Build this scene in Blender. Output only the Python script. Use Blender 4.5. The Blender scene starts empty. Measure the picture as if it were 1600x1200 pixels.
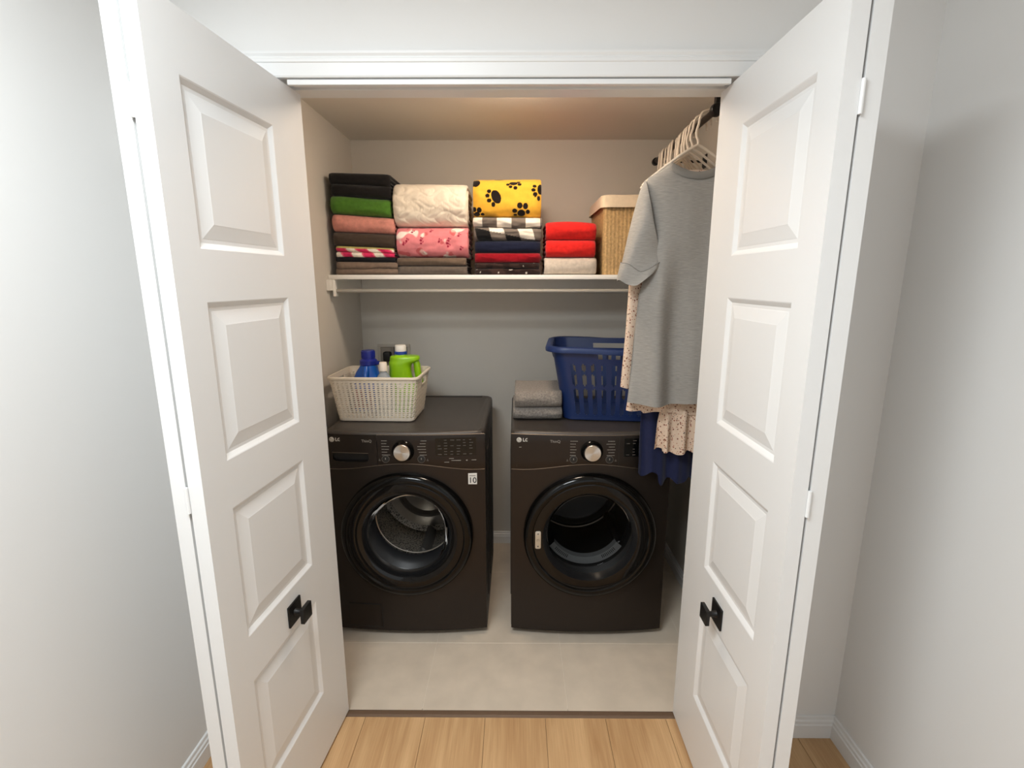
import bpy, bmesh, math, random
from mathutils import Vector, Matrix, noise
PI = math.pi
R = math.radians
random.seed(7)
S = bpy.context.scene
COL = S.collection

# ---------------------------------------------------------------- camera, world, lights, exposure
cam_d = bpy.data.cameras.new('camera'); cam = bpy.data.objects.new('camera', cam_d); COL.objects.link(cam)
cam_d.sensor_width = 36.0; cam_d.lens = 36.0 * 773.73 / 1600.0; cam_d.clip_start = 0.02
cam.location = (0, 0, 1.6)
cam.rotation_euler = (R(90 - 11.736), 0, R(0.41))
S.camera = cam

S.view_settings.view_transform = 'Standard'
S.view_settings.look = 'None'
S.view_settings.gamma = 1.0
S.view_settings.use_curve_mapping = False
S.view_settings.exposure = 0.0

W = bpy.data.worlds.new('world'); S.world = W; W.use_nodes = True
W.node_tree.nodes['Background'].inputs[0].default_value = (0.92, 0.97, 1.0, 1)
W.node_tree.nodes['Background'].inputs[1].default_value = 0.95

def area(name, loc, size, power, col, rot=(0, 0, 0), sy=None):
    d = bpy.data.lights.new(name, 'AREA'); d.energy = power; d.color = col
    d.shape = 'RECTANGLE'; d.size = size; d.size_y = sy or size
    o = bpy.data.objects.new(name, d); COL.objects.link(o); o.location = loc; o.rotation_euler = rot
    return o
area('hall_ceiling_light', (-0.5, 0.25, 2.46), 0.6, 36.0, (0.90, 0.965, 1.0))
LAMP_EMIT = 58.0          # the closet's own ceiling lamp (an opal disc), built with its fixture below

# ---------------------------------------------------------------- helpers
def lin(r, g, b, a=1.0):
    f = lambda c: (c / 255 / 12.92) if c / 255 <= 0.04045 else ((c / 255 + 0.055) / 1.055) ** 2.4
    return (f(r), f(g), f(b), a)

def mat(name, rgb, rough=0.6, metal=0.0, spec=0.5, var=0.0, vscale=8.0, bump=0.0, bscale=200.0,
        sheen=0.0, coat=0.0, attr=None, stretch=None, aniso=0.0):
    m = bpy.data.materials.new(name); m.use_nodes = True
    nt = m.node_tree; b = nt.nodes['Principled BSDF']
    b.inputs['Roughness'].default_value = rough; b.inputs['Metallic'].default_value = metal
    b.inputs['Specular IOR Level'].default_value = spec
    if sheen:
        b.inputs['Sheen Weight'].default_value = sheen; b.inputs['Sheen Roughness'].default_value = 0.5
    if coat:
        b.inputs['Coat Weight'].default_value = coat; b.inputs['Coat Roughness'].default_value = 0.06
    c = lin(*rgb) if rgb else None
    tc = nt.nodes.new('ShaderNodeTexCoord')
    vec = tc.outputs['Object']
    if stretch:
        mp = nt.nodes.new('ShaderNodeMapping'); mp.inputs['Scale'].default_value = stretch
        nt.links.new(vec, mp.inputs['Vector']); vec = mp.outputs['Vector']
    src = None
    if attr:
        at = nt.nodes.new('ShaderNodeAttribute'); at.attribute_name = attr; src = at.outputs['Color']
    if var:
        n = nt.nodes.new('ShaderNodeTexNoise'); n.inputs['Scale'].default_value = vscale
        n.inputs['Detail'].default_value = 6
        nt.links.new(vec, n.inputs['Vector'])
        mr = nt.nodes.new('ShaderNodeMapRange')
        mr.inputs['From Min'].default_value = 0.3; mr.inputs['From Max'].default_value = 0.7
        mr.inputs['To Min'].default_value = 1 - var; mr.inputs['To Max'].default_value = 1 + var
        nt.links.new(n.outputs['Fac'], mr.inputs['Value'])
        mx = nt.nodes.new('ShaderNodeVectorMath'); mx.operation = 'SCALE'
        if src: nt.links.new(src, mx.inputs[0])
        else: mx.inputs[0].default_value = c[:3]
        nt.links.new(mr.outputs['Result'], mx.inputs['Scale'])
        nt.links.new(mx.outputs['Vector'], b.inputs['Base Color'])
    elif src:
        nt.links.new(src, b.inputs['Base Color'])
    else:
        b.inputs['Base Color'].default_value = c
    if bump:
        n = nt.nodes.new('ShaderNodeTexNoise'); n.inputs['Scale'].default_value = bscale
        n.inputs['Detail'].default_value = 3
        nt.links.new(vec, n.inputs['Vector'])
        bp = nt.nodes.new('ShaderNodeBump'); bp.inputs['Strength'].default_value = bump
        bp.inputs['Distance'].default_value = 0.002
        nt.links.new(n.outputs['Fac'], bp.inputs['Height'])
        nt.links.new(bp.outputs['Normal'], b.inputs['Normal'])
    return m

class MB:
    """collects shapes for one mesh object"""
    def __init__(s): s.v = []; s.f = []; s.m = []; s.c = None
    def add(s, vs, fs, mi=0):
        o = len(s.v); s.v += [tuple(p) for p in vs]
        s.f += [tuple(i + o for i in f) for f in fs]; s.m += [mi] * len(fs)
        return s
    def bm(s, b, mi=0):
        b.verts.index_update()
        s.add([v.co for v in b.verts], [[v.index for v in f.verts] for f in b.faces], mi); b.free(); return s
    def box(s, x0, x1, y0, y1, z0, z1, bev=0.0, seg=2, mi=0):
        b = bmesh.new(); bmesh.ops.create_cube(b, size=1)
        for v in b.verts:
            v.co = ((x0 + x1) / 2 + v.co.x * (x1 - x0), (y0 + y1) / 2 + v.co.y * (y1 - y0), (z0 + z1) / 2 + v.co.z * (z1 - z0))
        if bev: bmesh.ops.bevel(b, geom=list(b.edges), offset=bev, segments=seg, affect='EDGES', profile=0.5)
        return s.bm(b, mi)
    def loft(s, rings, closed=True, cap0=False, cap1=False, mi=0):
        n = len(rings[0]); vs = [p for r in rings for p in r]; fs = []
        for k in range(len(rings) - 1):
            for i in range(n if closed else n - 1):
                j = (i + 1) % n
                fs.append((k * n + i, k * n + j, (k + 1) * n + j, (k + 1) * n + i))
        if cap0: fs.append(tuple(range(n - 1, -1, -1)))
        if cap1: fs.append(tuple((len(rings) - 1) * n + i for i in range(n)))
        return s.add(vs, fs, mi)
    def lathe(s, prof, n=48, axis='z', c=(0, 0, 0), mi=0, a0=0.0, a1=2 * PI):
        full = abs(a1 - a0 - 2 * PI) < 1e-6
        rings = []
        for r, h in prof:
            ring = []
            for i in range(n if full else n + 1):
                a = a0 + (a1 - a0) * i / n
                x, y = r * math.cos(a), r * math.sin(a)
                ring.append((c[0] + x, c[1] + y, c[2] + h) if axis == 'z' else (c[0] + x, c[1] + h, c[2] + y))
            rings.append(ring)
        return s.loft(rings, closed=full, mi=mi)
    def tube(s, pts, r, n=8, closed=False, mi=0, cap=True, flat=1.0):
        pts = [Vector(p) for p in pts]; rings = []; up = None
        for i, p in enumerate(pts):
            if closed: t = pts[(i + 1) % len(pts)] - pts[i - 1]
            else: t = pts[min(i + 1, len(pts) - 1)] - pts[max(i - 1, 0)]
            t.normalize()
            if up is None:
                up = Vector((0, 0, 1)) if abs(t.z) < 0.9 else Vector((0, 1, 0))
            u = (up - t * up.dot(t)).normalized(); w = t.cross(u); up = u
            rr = r(i / (len(pts) - 1)) if callable(r) else r
            rings.append([p + u * rr * math.cos(2 * PI * k / n) + w * rr * flat * math.sin(2 * PI * k / n) for k in range(n)])
        if closed: rings.append(rings[0])
        return s.loft(rings, cap0=cap and not closed, cap1=cap and not closed, mi=mi)
    def build(s, name, mats, parent=None, smooth=35, loc=None):
        me = bpy.data.meshes.new(name); me.from_pydata(s.v, [], s.f); me.update()
        b = bmesh.new(); b.from_mesh(me)
        bmesh.ops.recalc_face_normals(b, faces=b.faces); b.to_mesh(me); b.free()
        if not isinstance(mats, (list, tuple)): mats = [mats]
        for m in mats: me.materials.append(m)
        if len(mats) > 1: me.polygons.foreach_set('material_index', s.m)
        if s.c:
            ca = me.color_attributes.new('Col', 'FLOAT_COLOR', 'POINT')
            ca.data.foreach_set('color', [x for q in s.c for x in q])
        if smooth:
            me.shade_smooth(); me.set_sharp_from_angle(angle=R(smooth))
        o = bpy.data.objects.new(name, me); COL.objects.link(o)
        if parent: o.parent = parent
        if loc: o.location = loc
        return o

def tag(o, label=None, cat=None, group=None, kind=None):
    if label: o['label'] = label
    if cat: o['category'] = cat
    if group: o['group'] = group
    if kind: o['kind'] = kind
    return o
def empty(name, loc=(0, 0, 0), rz=0.0, label=None, cat=None, group=None, kind=None):
    o = bpy.data.objects.new(name, None); COL.objects.link(o); o.empty_display_size = 0.05
    o.location = loc; o.rotation_euler = (0, 0, rz)
    return tag(o, label, cat, group, kind)
def copy_tree(o, parent=None):
    c = o.copy(); COL.objects.link(c)
    if parent: c.parent = parent
    for ch in list(o.children): copy_tree(ch, c)
    return c
def struct(o, label=None): return tag(o, label, kind='structure')

def text(name, body, size, loc, m, parent, align='LEFT', extrude=0.0004, rx=PI / 2, rz=0.0, bold=0.0, space=1.0):
    cu = bpy.data.curves.new('lettering', 'FONT'); cu.body = body; cu.size = size; cu.extrude = extrude
    cu.align_x = align; cu.align_y = 'CENTER'; cu.offset = bold; cu.space_character = space; cu.resolution_u = 3
    t = bpy.data.objects.new('lettering', cu); COL.objects.link(t)
    bpy.context.view_layer.update()
    me = bpy.data.meshes.new_from_object(t.evaluated_get(bpy.context.evaluated_depsgraph_get()))
    bpy.data.objects.remove(t)
    me.materials.clear(); me.materials.append(m)
    o = bpy.data.objects.new(name, me); COL.objects.link(o); o.parent = parent
    o.location = loc; o.rotation_euler = (rx, 0, rz)
    return o

def thicken(vs, fs, offs):
    """give a sheet thickness: offs[i] is the inward offset of vertex i"""
    n = len(vs); V = [Vector(p) for p in vs]
    out = V + [V[i] + Vector(offs[i]) for i in range(n)]
    F = list(fs) + [tuple(i + n for i in reversed(f)) for f in fs]
    cnt = {}
    for f in fs:
        for a, b in zip(f, f[1:] + f[:1]):
            k = (min(a, b), max(a, b)); cnt.setdefault(k, []).append((a, b))
    for k, l in cnt.items():
        if len(l) == 1:
            a, b = l[0]; F.append((b, a, a + n, b + n))
    return out, F

def rrect(hx, hy, rad, t):
    """point and outward normal on a rounded rectangle at perimeter fraction t (starts mid front, goes counter-clockwise)"""
    ax, ay = hx - rad, hy - rad
    segs = [('l', ax), ('c', rad * PI / 2), ('l', 2 * ay), ('c', rad * PI / 2), ('l', 2 * ax), ('c', rad * PI / 2), ('l', 2 * ay), ('c', rad * PI / 2), ('l', ax)]
    L = sum(q for _, q in segs); d = (t % 1.0) * L
    k = 0
    while k < 8 and d > segs[k][1]: d -= segs[k][1]; k += 1
    if k == 0: return (d, -hy), (0, -1)
    if k == 2: return (hx, -ay + d), (1, 0)
    if k == 4: return (ax - d, hy), (0, 1)
    if k == 6: return (-hx, ay - d), (-1, 0)
    if k == 8: return (-ax + d, -hy), (0, -1)
    cx, cy, a0 = {1: (ax, -ay, -PI / 2), 3: (ax, ay, 0), 5: (-ax, ay, PI / 2), 7: (-ax, -ay, PI)}[k]
    a = a0 + d / rad
    return (cx + rad * math.cos(a), cy + rad * math.sin(a)), (math.cos(a), math.sin(a))

# ---------------------------------------------------------------- materials
M = {}
M['closet_wall'] = mat('closet_wall_paint', (213, 207, 197), 0.85, bump=0.05, bscale=350, var=0.02, vscale=2)
M['closet_ceiling'] = mat('closet_ceiling_paint', (232, 226, 216), 0.9, bump=0.04, bscale=350)
M['hall_wall'] = mat('hall_wall_paint', (233, 232, 230), 0.85, bump=0.04, bscale=350)
M['trim'] = mat('white_trim_paint', (234, 234, 233), 0.4)
M['door'] = mat('white_door_paint', (232, 232, 231), 0.38)
M['shelf'] = mat('shelf_paint', (244, 240, 232), 0.45)
M['threshold'] = mat('threshold_brown', (106, 84, 66), 0.5, var=0.15, vscale=30, stretch=(1, 20, 20))
M['black_metal'] = mat('matte_black_metal', (20, 19, 19), 0.45, metal=0.3)
M['rod_dark'] = mat('bronze_rod', (45, 40, 37), 0.4, metal=0.7)
M['rod_light'] = mat('white_rod', (158, 152, 142), 0.4)
def tile_mat():
    m = mat('beige_porcelain_tile', (212, 198, 180), 0.42, var=0.07, vscale=9, bump=0.03, bscale=120)
    return m
M['tile'] = tile_mat()
M['grout'] = mat('grout', (226, 214, 198), 0.9)
def wood_mat():
    m = bpy.data.materials.new('oak_plank'); m.use_nodes = True; nt = m.node_tree; b = nt.nodes['Principled BSDF']
    tc = nt.nodes.new('ShaderNodeTexCoord'); oi = nt.nodes.new('ShaderNodeObjectInfo')
    off = nt.nodes.new('ShaderNodeVectorMath'); off.operation = 'MULTIPLY_ADD'
    cmb = nt.nodes.new('ShaderNodeCombineXYZ')
    for i in range(3): nt.links.new(oi.outputs['Random'], cmb.inputs[i])
    off.inputs[1].default_value = (7, 13, 5)
    nt.links.new(cmb.outputs[0], off.inputs[0]); nt.links.new(tc.outputs['Object'], off.inputs[2])
    mp = nt.nodes.new('ShaderNodeMapping'); mp.inputs['Scale'].default_value = (11, 0.9, 1)
    nt.links.new(off.outputs[0], mp.inputs['Vector'])
    n1 = nt.nodes.new('ShaderNodeTexNoise'); n1.inputs['Scale'].default_value = 1.3; n1.inputs['Detail'].default_value = 8; n1.inputs['Distortion'].default_value = 1.2
    nt.links.new(mp.outputs[0], n1.inputs['Vector'])
    mp2 = nt.nodes.new('ShaderNodeMapping'); mp2.inputs['Scale'].default_value = (140, 3, 1)
    nt.links.new(off.outputs[0], mp2.inputs['Vector'])
    n2 = nt.nodes.new('ShaderNodeTexNoise'); n2.inputs['Scale'].default_value = 2.0; n2.inputs['Detail'].default_value = 5
    nt.links.new(mp2.outputs[0], n2.inputs['Vector'])
    cr = nt.nodes.new('ShaderNodeValToRGB')
    cr.color_ramp.elements[0].position = 0.3; cr.color_ramp.elements[0].color = lin(176, 134, 90)
    cr.color_ramp.elements[1].position = 0.7; cr.color_ramp.elements[1].color = lin(216, 178, 132)
    mx = nt.nodes.new('ShaderNodeMath'); mx.operation = 'MULTIPLY_ADD'; mx.inputs[1].default_value = 0.35
    nt.links.new(n2.outputs['Fac'], mx.inputs[0])
    sc = nt.nodes.new('ShaderNodeMath'); sc.operation = 'MULTIPLY'; sc.inputs[1].default_value = 0.68
    nt.links.new(n1.outputs['Fac'], sc.inputs[0]); nt.links.new(sc.outputs[0], mx.inputs[2])
    nt.links.new(mx.outputs[0], cr.inputs['Fac']); nt.links.new(cr.outputs['Color'], b.inputs['Base Color'])
    b.inputs['Roughness'].default_value = 0.45
    return m
M['wood'] = wood_mat()
M['wood_gap'] = mat('plank_joint', (70, 48, 30), 0.8)

# ---------------------------------------------------------------- the setting
XL, XR, YB, YI, YF, ZC = -0.88, 0.90, 2.835, 1.656, 1.497, 2.333   # closet walls, back wall, inner and hall face of the front wall
HX0, HX1, HY0, HZ = -1.06, 1.14, -2.6, 2.50                        # the hall
OX0, OX1, OZ = -0.79, 0.71, 2.165                                  # the opening
T = 0.08
struct(MB().box(XL - T, XR + T, YB, YB + T, 0, ZC).build('wall_back', M['closet_wall'], smooth=0), 'greige back wall of the laundry closet')
struct(MB().box(XL - T, XL, YI, YB, 0, ZC).build('wall_left', M['closet_wall'], smooth=0), 'greige left wall of the laundry closet')
struct(MB().box(XR, XR + T, YI, YB, 0, ZC).build('wall_right', M['closet_wall'], smooth=0), 'greige right wall of the laundry closet')
struct(MB().box(XL - T, XR + T, YI, YB + T, ZC, ZC + T).build('ceiling', M['closet_ceiling'], smooth=0), 'closet ceiling')
w = MB()
w.box(HX0 - T, OX0 - 0.018, YF, YI, 0, HZ); w.box(OX1 + 0.018, HX1 + T, YF, YI, 0, HZ); w.box(OX0 - 0.018, OX1 + 0.018, YF, YI, OZ + 0.018, HZ)
struct(w.build('wall_front', M['hall_wall'], smooth=0), 'white hall wall around the closet opening')
struct(MB().box(HX0 - T, HX0, HY0, YF, 0, HZ).build('wall_left', M['hall_wall'], smooth=0), 'white hall wall on the left')
struct(MB().box(HX1, HX1 + T, HY0, YF, 0, HZ).build('wall_right', M['hall_wall'], smooth=0), 'white hall wall on the right')
struct(MB().box(HX0 - T, HX1 + T, HY0, YF, HZ, HZ + T).build('ceiling', M['hall_wall'], smooth=0), 'white hall ceiling')

# hall floor: oak planks running towards the closet
fl = struct(MB().box(HX0 - T, HX1 + T, HY0, 1.562, -0.06, -0.004).build('floor', M['wood_gap'], smooth=0), 'oak plank floor of the hall')
xs = [0.113 + 0.2245 * k for k in range(-6, 6)]
plank_mesh = {}
for i, x in enumerate(xs):
    x0, x1 = max(x, HX0), min(x + 0.2245, HX1)
    if x1 - x0 < 0.02: continue
    j = [0.62, -0.15, 0.35, -0.4][i % 4]
    for y0, y1 in ((j, 1.562), (j - 1.5, j), (HY0, j - 1.5)):
        y0 = max(y0, HY0)
        if y1 - y0 < 0.03: continue
        mb = MB().box(x0 + 0.0006, x1 - 0.0006, y0 + 0.0006, y1 - 0.0006, -0.012, 0.0, bev=0.0006, seg=1)
        mb.build('plank', M['wood'], fl, smooth=0)
# closet floor: large beige tiles
fl2 = struct(MB().box(XL - T, XR + T, 1.60, YB + T, -0.06, -0.0008).build('floor', M['grout'], smooth=0), 'beige tiled floor of the closet')
for x in [-0.354 + 0.555 * k for k in range(-1, 3)]:
    for y0, y1 in ((1.586, 1.95), (1.95, 2.505), (2.505, YB)):
        x0, x1 = max(x, XL), min(x + 0.555, XR)
        MB().box(x0 + 0.001, x1 - 0.001, y0 + 0.001, y1 - 0.001, -0.01, 0.0, bev=0.0006, seg=1).build('tile', M['tile'], fl2, smooth=0)
# threshold strip between the floors
mb = MB(); prof = [(1.560, 0), (1.562, 0.003), (1.568, 0.005), (1.584, 0.005), (1.590, 0.002), (1.591, 0)]
mb.loft([[(x, y, z) for y, z in prof] for x in (OX0, OX1)], closed=False)
struct(mb.build('trim_1', M['threshold'], smooth=0), 'brown threshold strip between tile and oak floor')

# casing around the opening (moulded profile), jambs, head and door track
cp = [(0.000, 0), (0.000, 0.012), (0.004, 0.014), (0.034, 0.016), (0.036, 0.019), (0.044, 0.019), (0.047, 0.016), (0.050, 0.016), (0.056, 0.020), (0.062, 0.020), (0.062, 0)]
mb = MB(); b = OZ - 0.022
def cas(u, d):   # u outward from the opening edge
    return [(OX0 + 0.005 - u, YF - d, 0), (OX0 + 0.005 - u, YF - d, b + u), (OX1 - 0.005 + u, YF - d, b + u), (OX1 - 0.005 + u, YF - d, 0)]
mb.loft([cas(u, d) for u, d in cp], closed=False)
struct(mb.build('trim_2', M['trim'], smooth=0), 'white moulded casing around the closet opening')
mb = MB()
mb.box(OX0 - 0.018, OX0, YF - 0.001, YI + 0.001, 0, OZ); mb.box(OX1, OX1 + 0.018, YF - 0.001, YI + 0.001, 0, OZ)
mb.box(OX0 - 0.018, OX1 + 0.018, YF - 0.001, YI + 0.001, OZ, OZ + 0.018)
mb.box(OX0, OX1, 1.592, YI + 0.001, OZ - 0.017, OZ, bev=0.001, seg=1)
struct(mb.build('trim_3', M['trim'], smooth=0), 'white jambs and head of the closet opening')
mb = MB(); mb.box(-0.626, 0.586, 1.489, 1.500, OZ - 0.039, OZ - 0.0255, bev=0.001, seg=1); mb.box(-0.626, 0.586, 1.500, 1.540, OZ - 0.0275, OZ - 0.0005)
struct(mb.build('trim_4', M['trim'], smooth=0), 'white folding door track under the head')
# baseboards
def base_prof(h=0.085):
    return [(0, 0), (0.014, 0), (0.014, h * 0.62), (0.011, h * 0.66), (0.011, h * 0.78), (0.007, h * 0.84), (0.006, h * 0.97), (0.003, h), (0, h)]
def baseboard(name, p0, p1, nrm, label, h=0.085):
    mb = MB()
    mb.loft([[(p[0] + nrm[0] * d, p[1] + nrm[1] * d, z + 0.0005) for d, z in base_prof(h)] for p in (p0, p1)], closed=True, cap0=True, cap1=True)
    struct(mb.build(name, M['trim'], smooth=0), label)
baseboard('baseboard_back', (XL, YB), (XR, YB), (0, -1), 'baseboard along the closet back wall', 0.075)
baseboard('baseboard_left', (XL, YI), (XL, YB), (1, 0), 'baseboard along the closet left wall', 0.075)
baseboard('baseboard_right', (XR, YI), (XR, YB), (-1, 0), 'baseboard along the closet right wall', 0.075)
baseboard('baseboard_front', (HX0, YF), (OX0 - 0.058, YF), (0, -1), 'baseboard on the hall wall left of the casing')
baseboard('baseboard_front', (OX1 + 0.058, YF), (HX1, YF), (0, -1), 'baseboard on the hall wall right of the casing')
baseboard('baseboard_left', (HX0, HY0), (HX0, YF), (1, 0), 'baseboard along the left hall wall')
baseboard('baseboard_right', (HX1, HY0), (HX1, YF), (-1, 0), 'baseboard along the right hall wall')

# ---------------------------------------------------------------- closet ceiling lamp (source of the warm light)
LX, LY = 0.0, 1.945
lamp = empty('ceiling_lamp', (LX, LY, ZC), 0, 'flat round white ceiling lamp behind the door head inside the closet', 'lamp')
MB().lathe([(0.0, -0.0005), (0.07, -0.0005), (0.075, -0.004), (0.075, -0.014), (0.06, -0.014)], 48).build('lamp_base', M['trim'], lamp)
me_ = bpy.data.materials.new('lamp_glow'); me_.use_nodes = True
e = me_.node_tree.nodes['Principled BSDF']; e.inputs['Base Color'].default_value = (0.9, 0.85, 0.8, 1)
e.inputs['Emission Color'].default_value = (1.0, 0.83, 0.66, 1); e.inputs['Emission Strength'].default_value = LAMP_EMIT
MB().lathe([(0.06, -0.014), (0.095, -0.016), (0.11, -0.022), (0.112, -0.029), (0.10, -0.038), (0.07, -0.045), (0.035, -0.048), (0.0, -0.049)], 32).build('diffuser', me_, lamp)

# ---------------------------------------------------------------- folding doors
DW, DT, DH = 0.58, 0.034, 2.132
PZ = [(0.245, 0.592), (0.720, 1.072), (1.190, 1.555), (1.668, 2.004)]
def panel_mesh(x0, x1, z0, z1):
    mb = MB(); rings = []
    for ins, dep in [(0, 0), (0.003, 0.0012), (0.010, 0.006), (0.013, 0.0085), (0.021, 0.0085), (0.023, 0.0078), (0.052, 0.0018), (0.054, 0.0012)]:
        rings.append([(x0 + ins, dep, z0 + ins), (x1 - ins, dep, z0 + ins), (x1 - ins, dep, z1 - ins), (x0 + ins, dep, z1 - ins)])
    mb.loft(rings, cap1=True)
    return mb
def leaf(parent, s0, loc, rz, front=True):
    """a leaf: local x along its width, moulded face towards -y"""
    px0, px1 = s0, s0 + 0.33
    mb = MB(); xs = [0, px0, px1, DW]; zs = [0.012]
    for a, b_ in PZ: zs += [a, b_]
    zs.append(DH)
    for i in range(3):
        for j in range(len(zs) - 1):
            if i == 1 and j % 2 == 1: continue
            mb.add([(xs[i], 0, zs[j]), (xs[i + 1], 0, zs[j]), (xs[i + 1], 0, zs[j + 1]), (xs[i], 0, zs[j + 1])], [(0, 1, 2, 3)])
    for i in range(3):
        for j in range(len(zs) - 1):
            mb.add([(xs[i], DT, zs[j]), (xs[i + 1], DT, zs[j]), (xs[i + 1], DT, zs[j + 1]), (xs[i], DT, zs[j + 1])], [(3, 2, 1, 0)])
    for x in (0, DW):
        for j in range(len(zs) - 1): mb.add([(x, 0, zs[j]), (x, DT, zs[j]), (x, DT, zs[j + 1]), (x, 0, zs[j + 1])], [(0, 1, 2, 3)])
    for z in (zs[0], zs[-1]):
        for i in range(3): mb.add([(xs[i], 0, z), (xs[i + 1], 0, z), (xs[i + 1], DT, z), (xs[i], DT, z)], [(0, 1, 2, 3)])
    me = bpy.data.meshes.new('door_leaf'); me.from_pydata(mb.v, [], mb.f)
    b = bmesh.new(); b.from_mesh(me); bmesh.ops.remove_doubles(b, verts=b.verts, dist=1e-5); bmesh.ops.recalc_face_normals(b, faces=b.faces)
    b.to_mesh(me); b.free(); me.materials.append(M['door'])
    o = bpy.data.objects.new('door_leaf', me); COL.objects.link(o); o.parent = parent; o.location = loc; o.rotation_euler = (0, 0, rz)
    for a, b_ in PZ:
        panel_mesh(px0, px1, a, b_).build('raised_panel', M['door'], o, smooth=0)
    return o
def knob(leaf_o, x):
    mb = MB(); z = 0.645
    mb.box(x - 0.033, x + 0.033, -0.006, 0, z - 0.033, z + 0.033, bev=0.001, seg=1)
    mb.lathe([(0.0, 0), (0.012, 0), (0.010, -0.004), (0.008, -0.012), (0.008, -0.022), (0.013, -0.028), (0.0, -0.028)], 20, axis='y', c=(x, -0.005, z))
    mb.box(x - 0.0235, x + 0.0235, -0.044, -0.032, z - 0.0235, z + 0.0235, bev=0.0015, seg=2)
    k = mb.build('knob', M['black_metal'], leaf_o); k['label'] = 'square matte black door knob on a square rose'
    return k
# left pair: swung slightly past square; right pair: square to the wall
d1 = struct(empty('door_1', (-0.679, 1.002, 0), R(85)), 'white folding door pair on the left with black knob')
l = leaf(d1, 0.085, (0, 0, 0), 0); knob(l, 0.29)
leaf(d1, 0.165, (DW, 2 * DT + 0.006, 0), PI)
for z in (0.25, 1.1, 1.9):
    MB().lathe([(0.0, z), (0.004, z), (0.004, z + 0.06), (0.0, z + 0.06)], 14, c=(-0.003, DT + 0.003, 0)).build('hinge', M['trim'], d1)
d2 = struct(empty('door_2', (0.594, 1.578, 0), R(-90)), 'white folding door pair on the right with black knob')
l = leaf(d2, 0.165, (0, 0, 0), 0); knob(l, 0.29)
leaf(d2, 0.085, (DW, 2 * DT + 0.006, 0), PI)
for z in (0.25, 1.1, 1.9):
    MB().lathe([(0.0, z), (0.004, z), (0.004, z + 0.06), (0.0, z + 0.06)], 14, c=(DW + 0.003, DT + 0.003, 0)).build('hinge', M['trim'], d2)

# ---------------------------------------------------------------- closet shelf with hanging rod
SF, SZ = 2.366, 1.629
sh = empty('closet_shelf', (0, SF, SZ), 0, 'white painted closet shelf carrying the blankets across the back wall', 'shelf')
MB().box(XL + 0.001, XR - 0.001, 0, YB - SF - 0.001, -0.021, 0, bev=0.002, seg=2).build('board', M['shelf'], sh)
MB().box(XL + 0.001, XL + 0.019, -0.03, YB - SF - 0.02, -0.072, -0.0215, bev=0.001, seg=1).build('side_cleat', M['shelf'], sh)
MB().box(XR - 0.019, XR - 0.001, 0, YB - SF - 0.02, -0.072, -0.0215, bev=0.001, seg=1).build('side_cleat', M['shelf'], sh)
MB().box(XL + 0.02, XR - 0.02, YB - SF - 0.019, YB - SF - 0.001, -0.072, -0.0215, bev=0.001, seg=1).build('back_cleat', M['shelf'], sh)
mb = MB(); mb.tube([(XL + 0.019, 0.02, -0.075), (XR - 0.019, 0.02, -0.075)], 0.0095, 16)
mb.build('hanging_rod', M['rod_light'], sh)
for x, s in ((XL + 0.019, 1), (XR - 0.019, -1)):
    mb = MB(); mb.box(min(x, x + s * 0.012), max(x, x + s * 0.012), 0.0, 0.04, -0.1, -0.0215, bev=0.002, seg=1); mb.build('rod_socket', M['shelf'], sh)

# ---------------------------------------------------------------- washer and dryer
M['steel_black'] = mat('black_stainless', (54, 48, 44), 0.36, metal=0.75, bump=0.02, bscale=60, stretch=(3, 1, 200))
M['steel_top'] = mat('graphite_top', (74, 68, 63), 0.42, metal=0.35, coat=0.0)
M['cab_side'] = mat('graphite_side', (48, 44, 42), 0.5, metal=0.2)
M['bright_line'] = mat('bright_edge', (150, 138, 126), 0.3, metal=0.9)
M['black_gloss'] = mat('black_gloss', (6, 6, 6), 0.12, spec=0.3)
M['black_glass'] = mat('smoked_glass_face', (12, 11, 11), 0.06, spec=0.35)
M['display'] = mat('display_black', (6, 7, 7), 0.15)
M['lifter'] = mat('steel_lifter', (120, 116, 110), 0.4, metal=0.5)
M['grey_gloss'] = mat('grey_gloss', (26, 26, 27), 0.2)
M['gasket'] = mat('grey_rubber', (40, 40, 42), 0.4)
M['plastic_dark'] = mat('dark_plastic', (28, 27, 26), 0.5)
M['print'] = mat('panel_print', (150, 143, 134), 0.6)
M['print_dim'] = mat('panel_print_dim', (92, 86, 80), 0.6)
M['logo'] = mat('logo_silver', (214, 208, 198), 0.35)
M['white_label'] = mat('white_sticker', (226, 222, 214), 0.5)
M['ink'] = mat('black_ink', (18, 18, 18), 0.6)
M['latch_metal'] = mat('latch_metal', (205, 196, 180), 0.3, metal=0.5)
M['drum_dark'] = mat('dark_drum', (46, 46, 46), 0.35, metal=0.5)
def steel_disc():
    m = mat('brushed_knob', (214, 210, 204), 0.3, metal=1.0)
    nt = m.node_tree; b = nt.nodes['Principled BSDF']
    tg = nt.nodes.new('ShaderNodeTangent'); tg.direction_type = 'RADIAL'; tg.axis = 'Y'
    nt.links.new(tg.outputs[0], b.inputs['Tangent']); b.inputs['Anisotropic'].default_value = 0.85
    return m
M['knob_steel'] = steel_disc()
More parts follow.
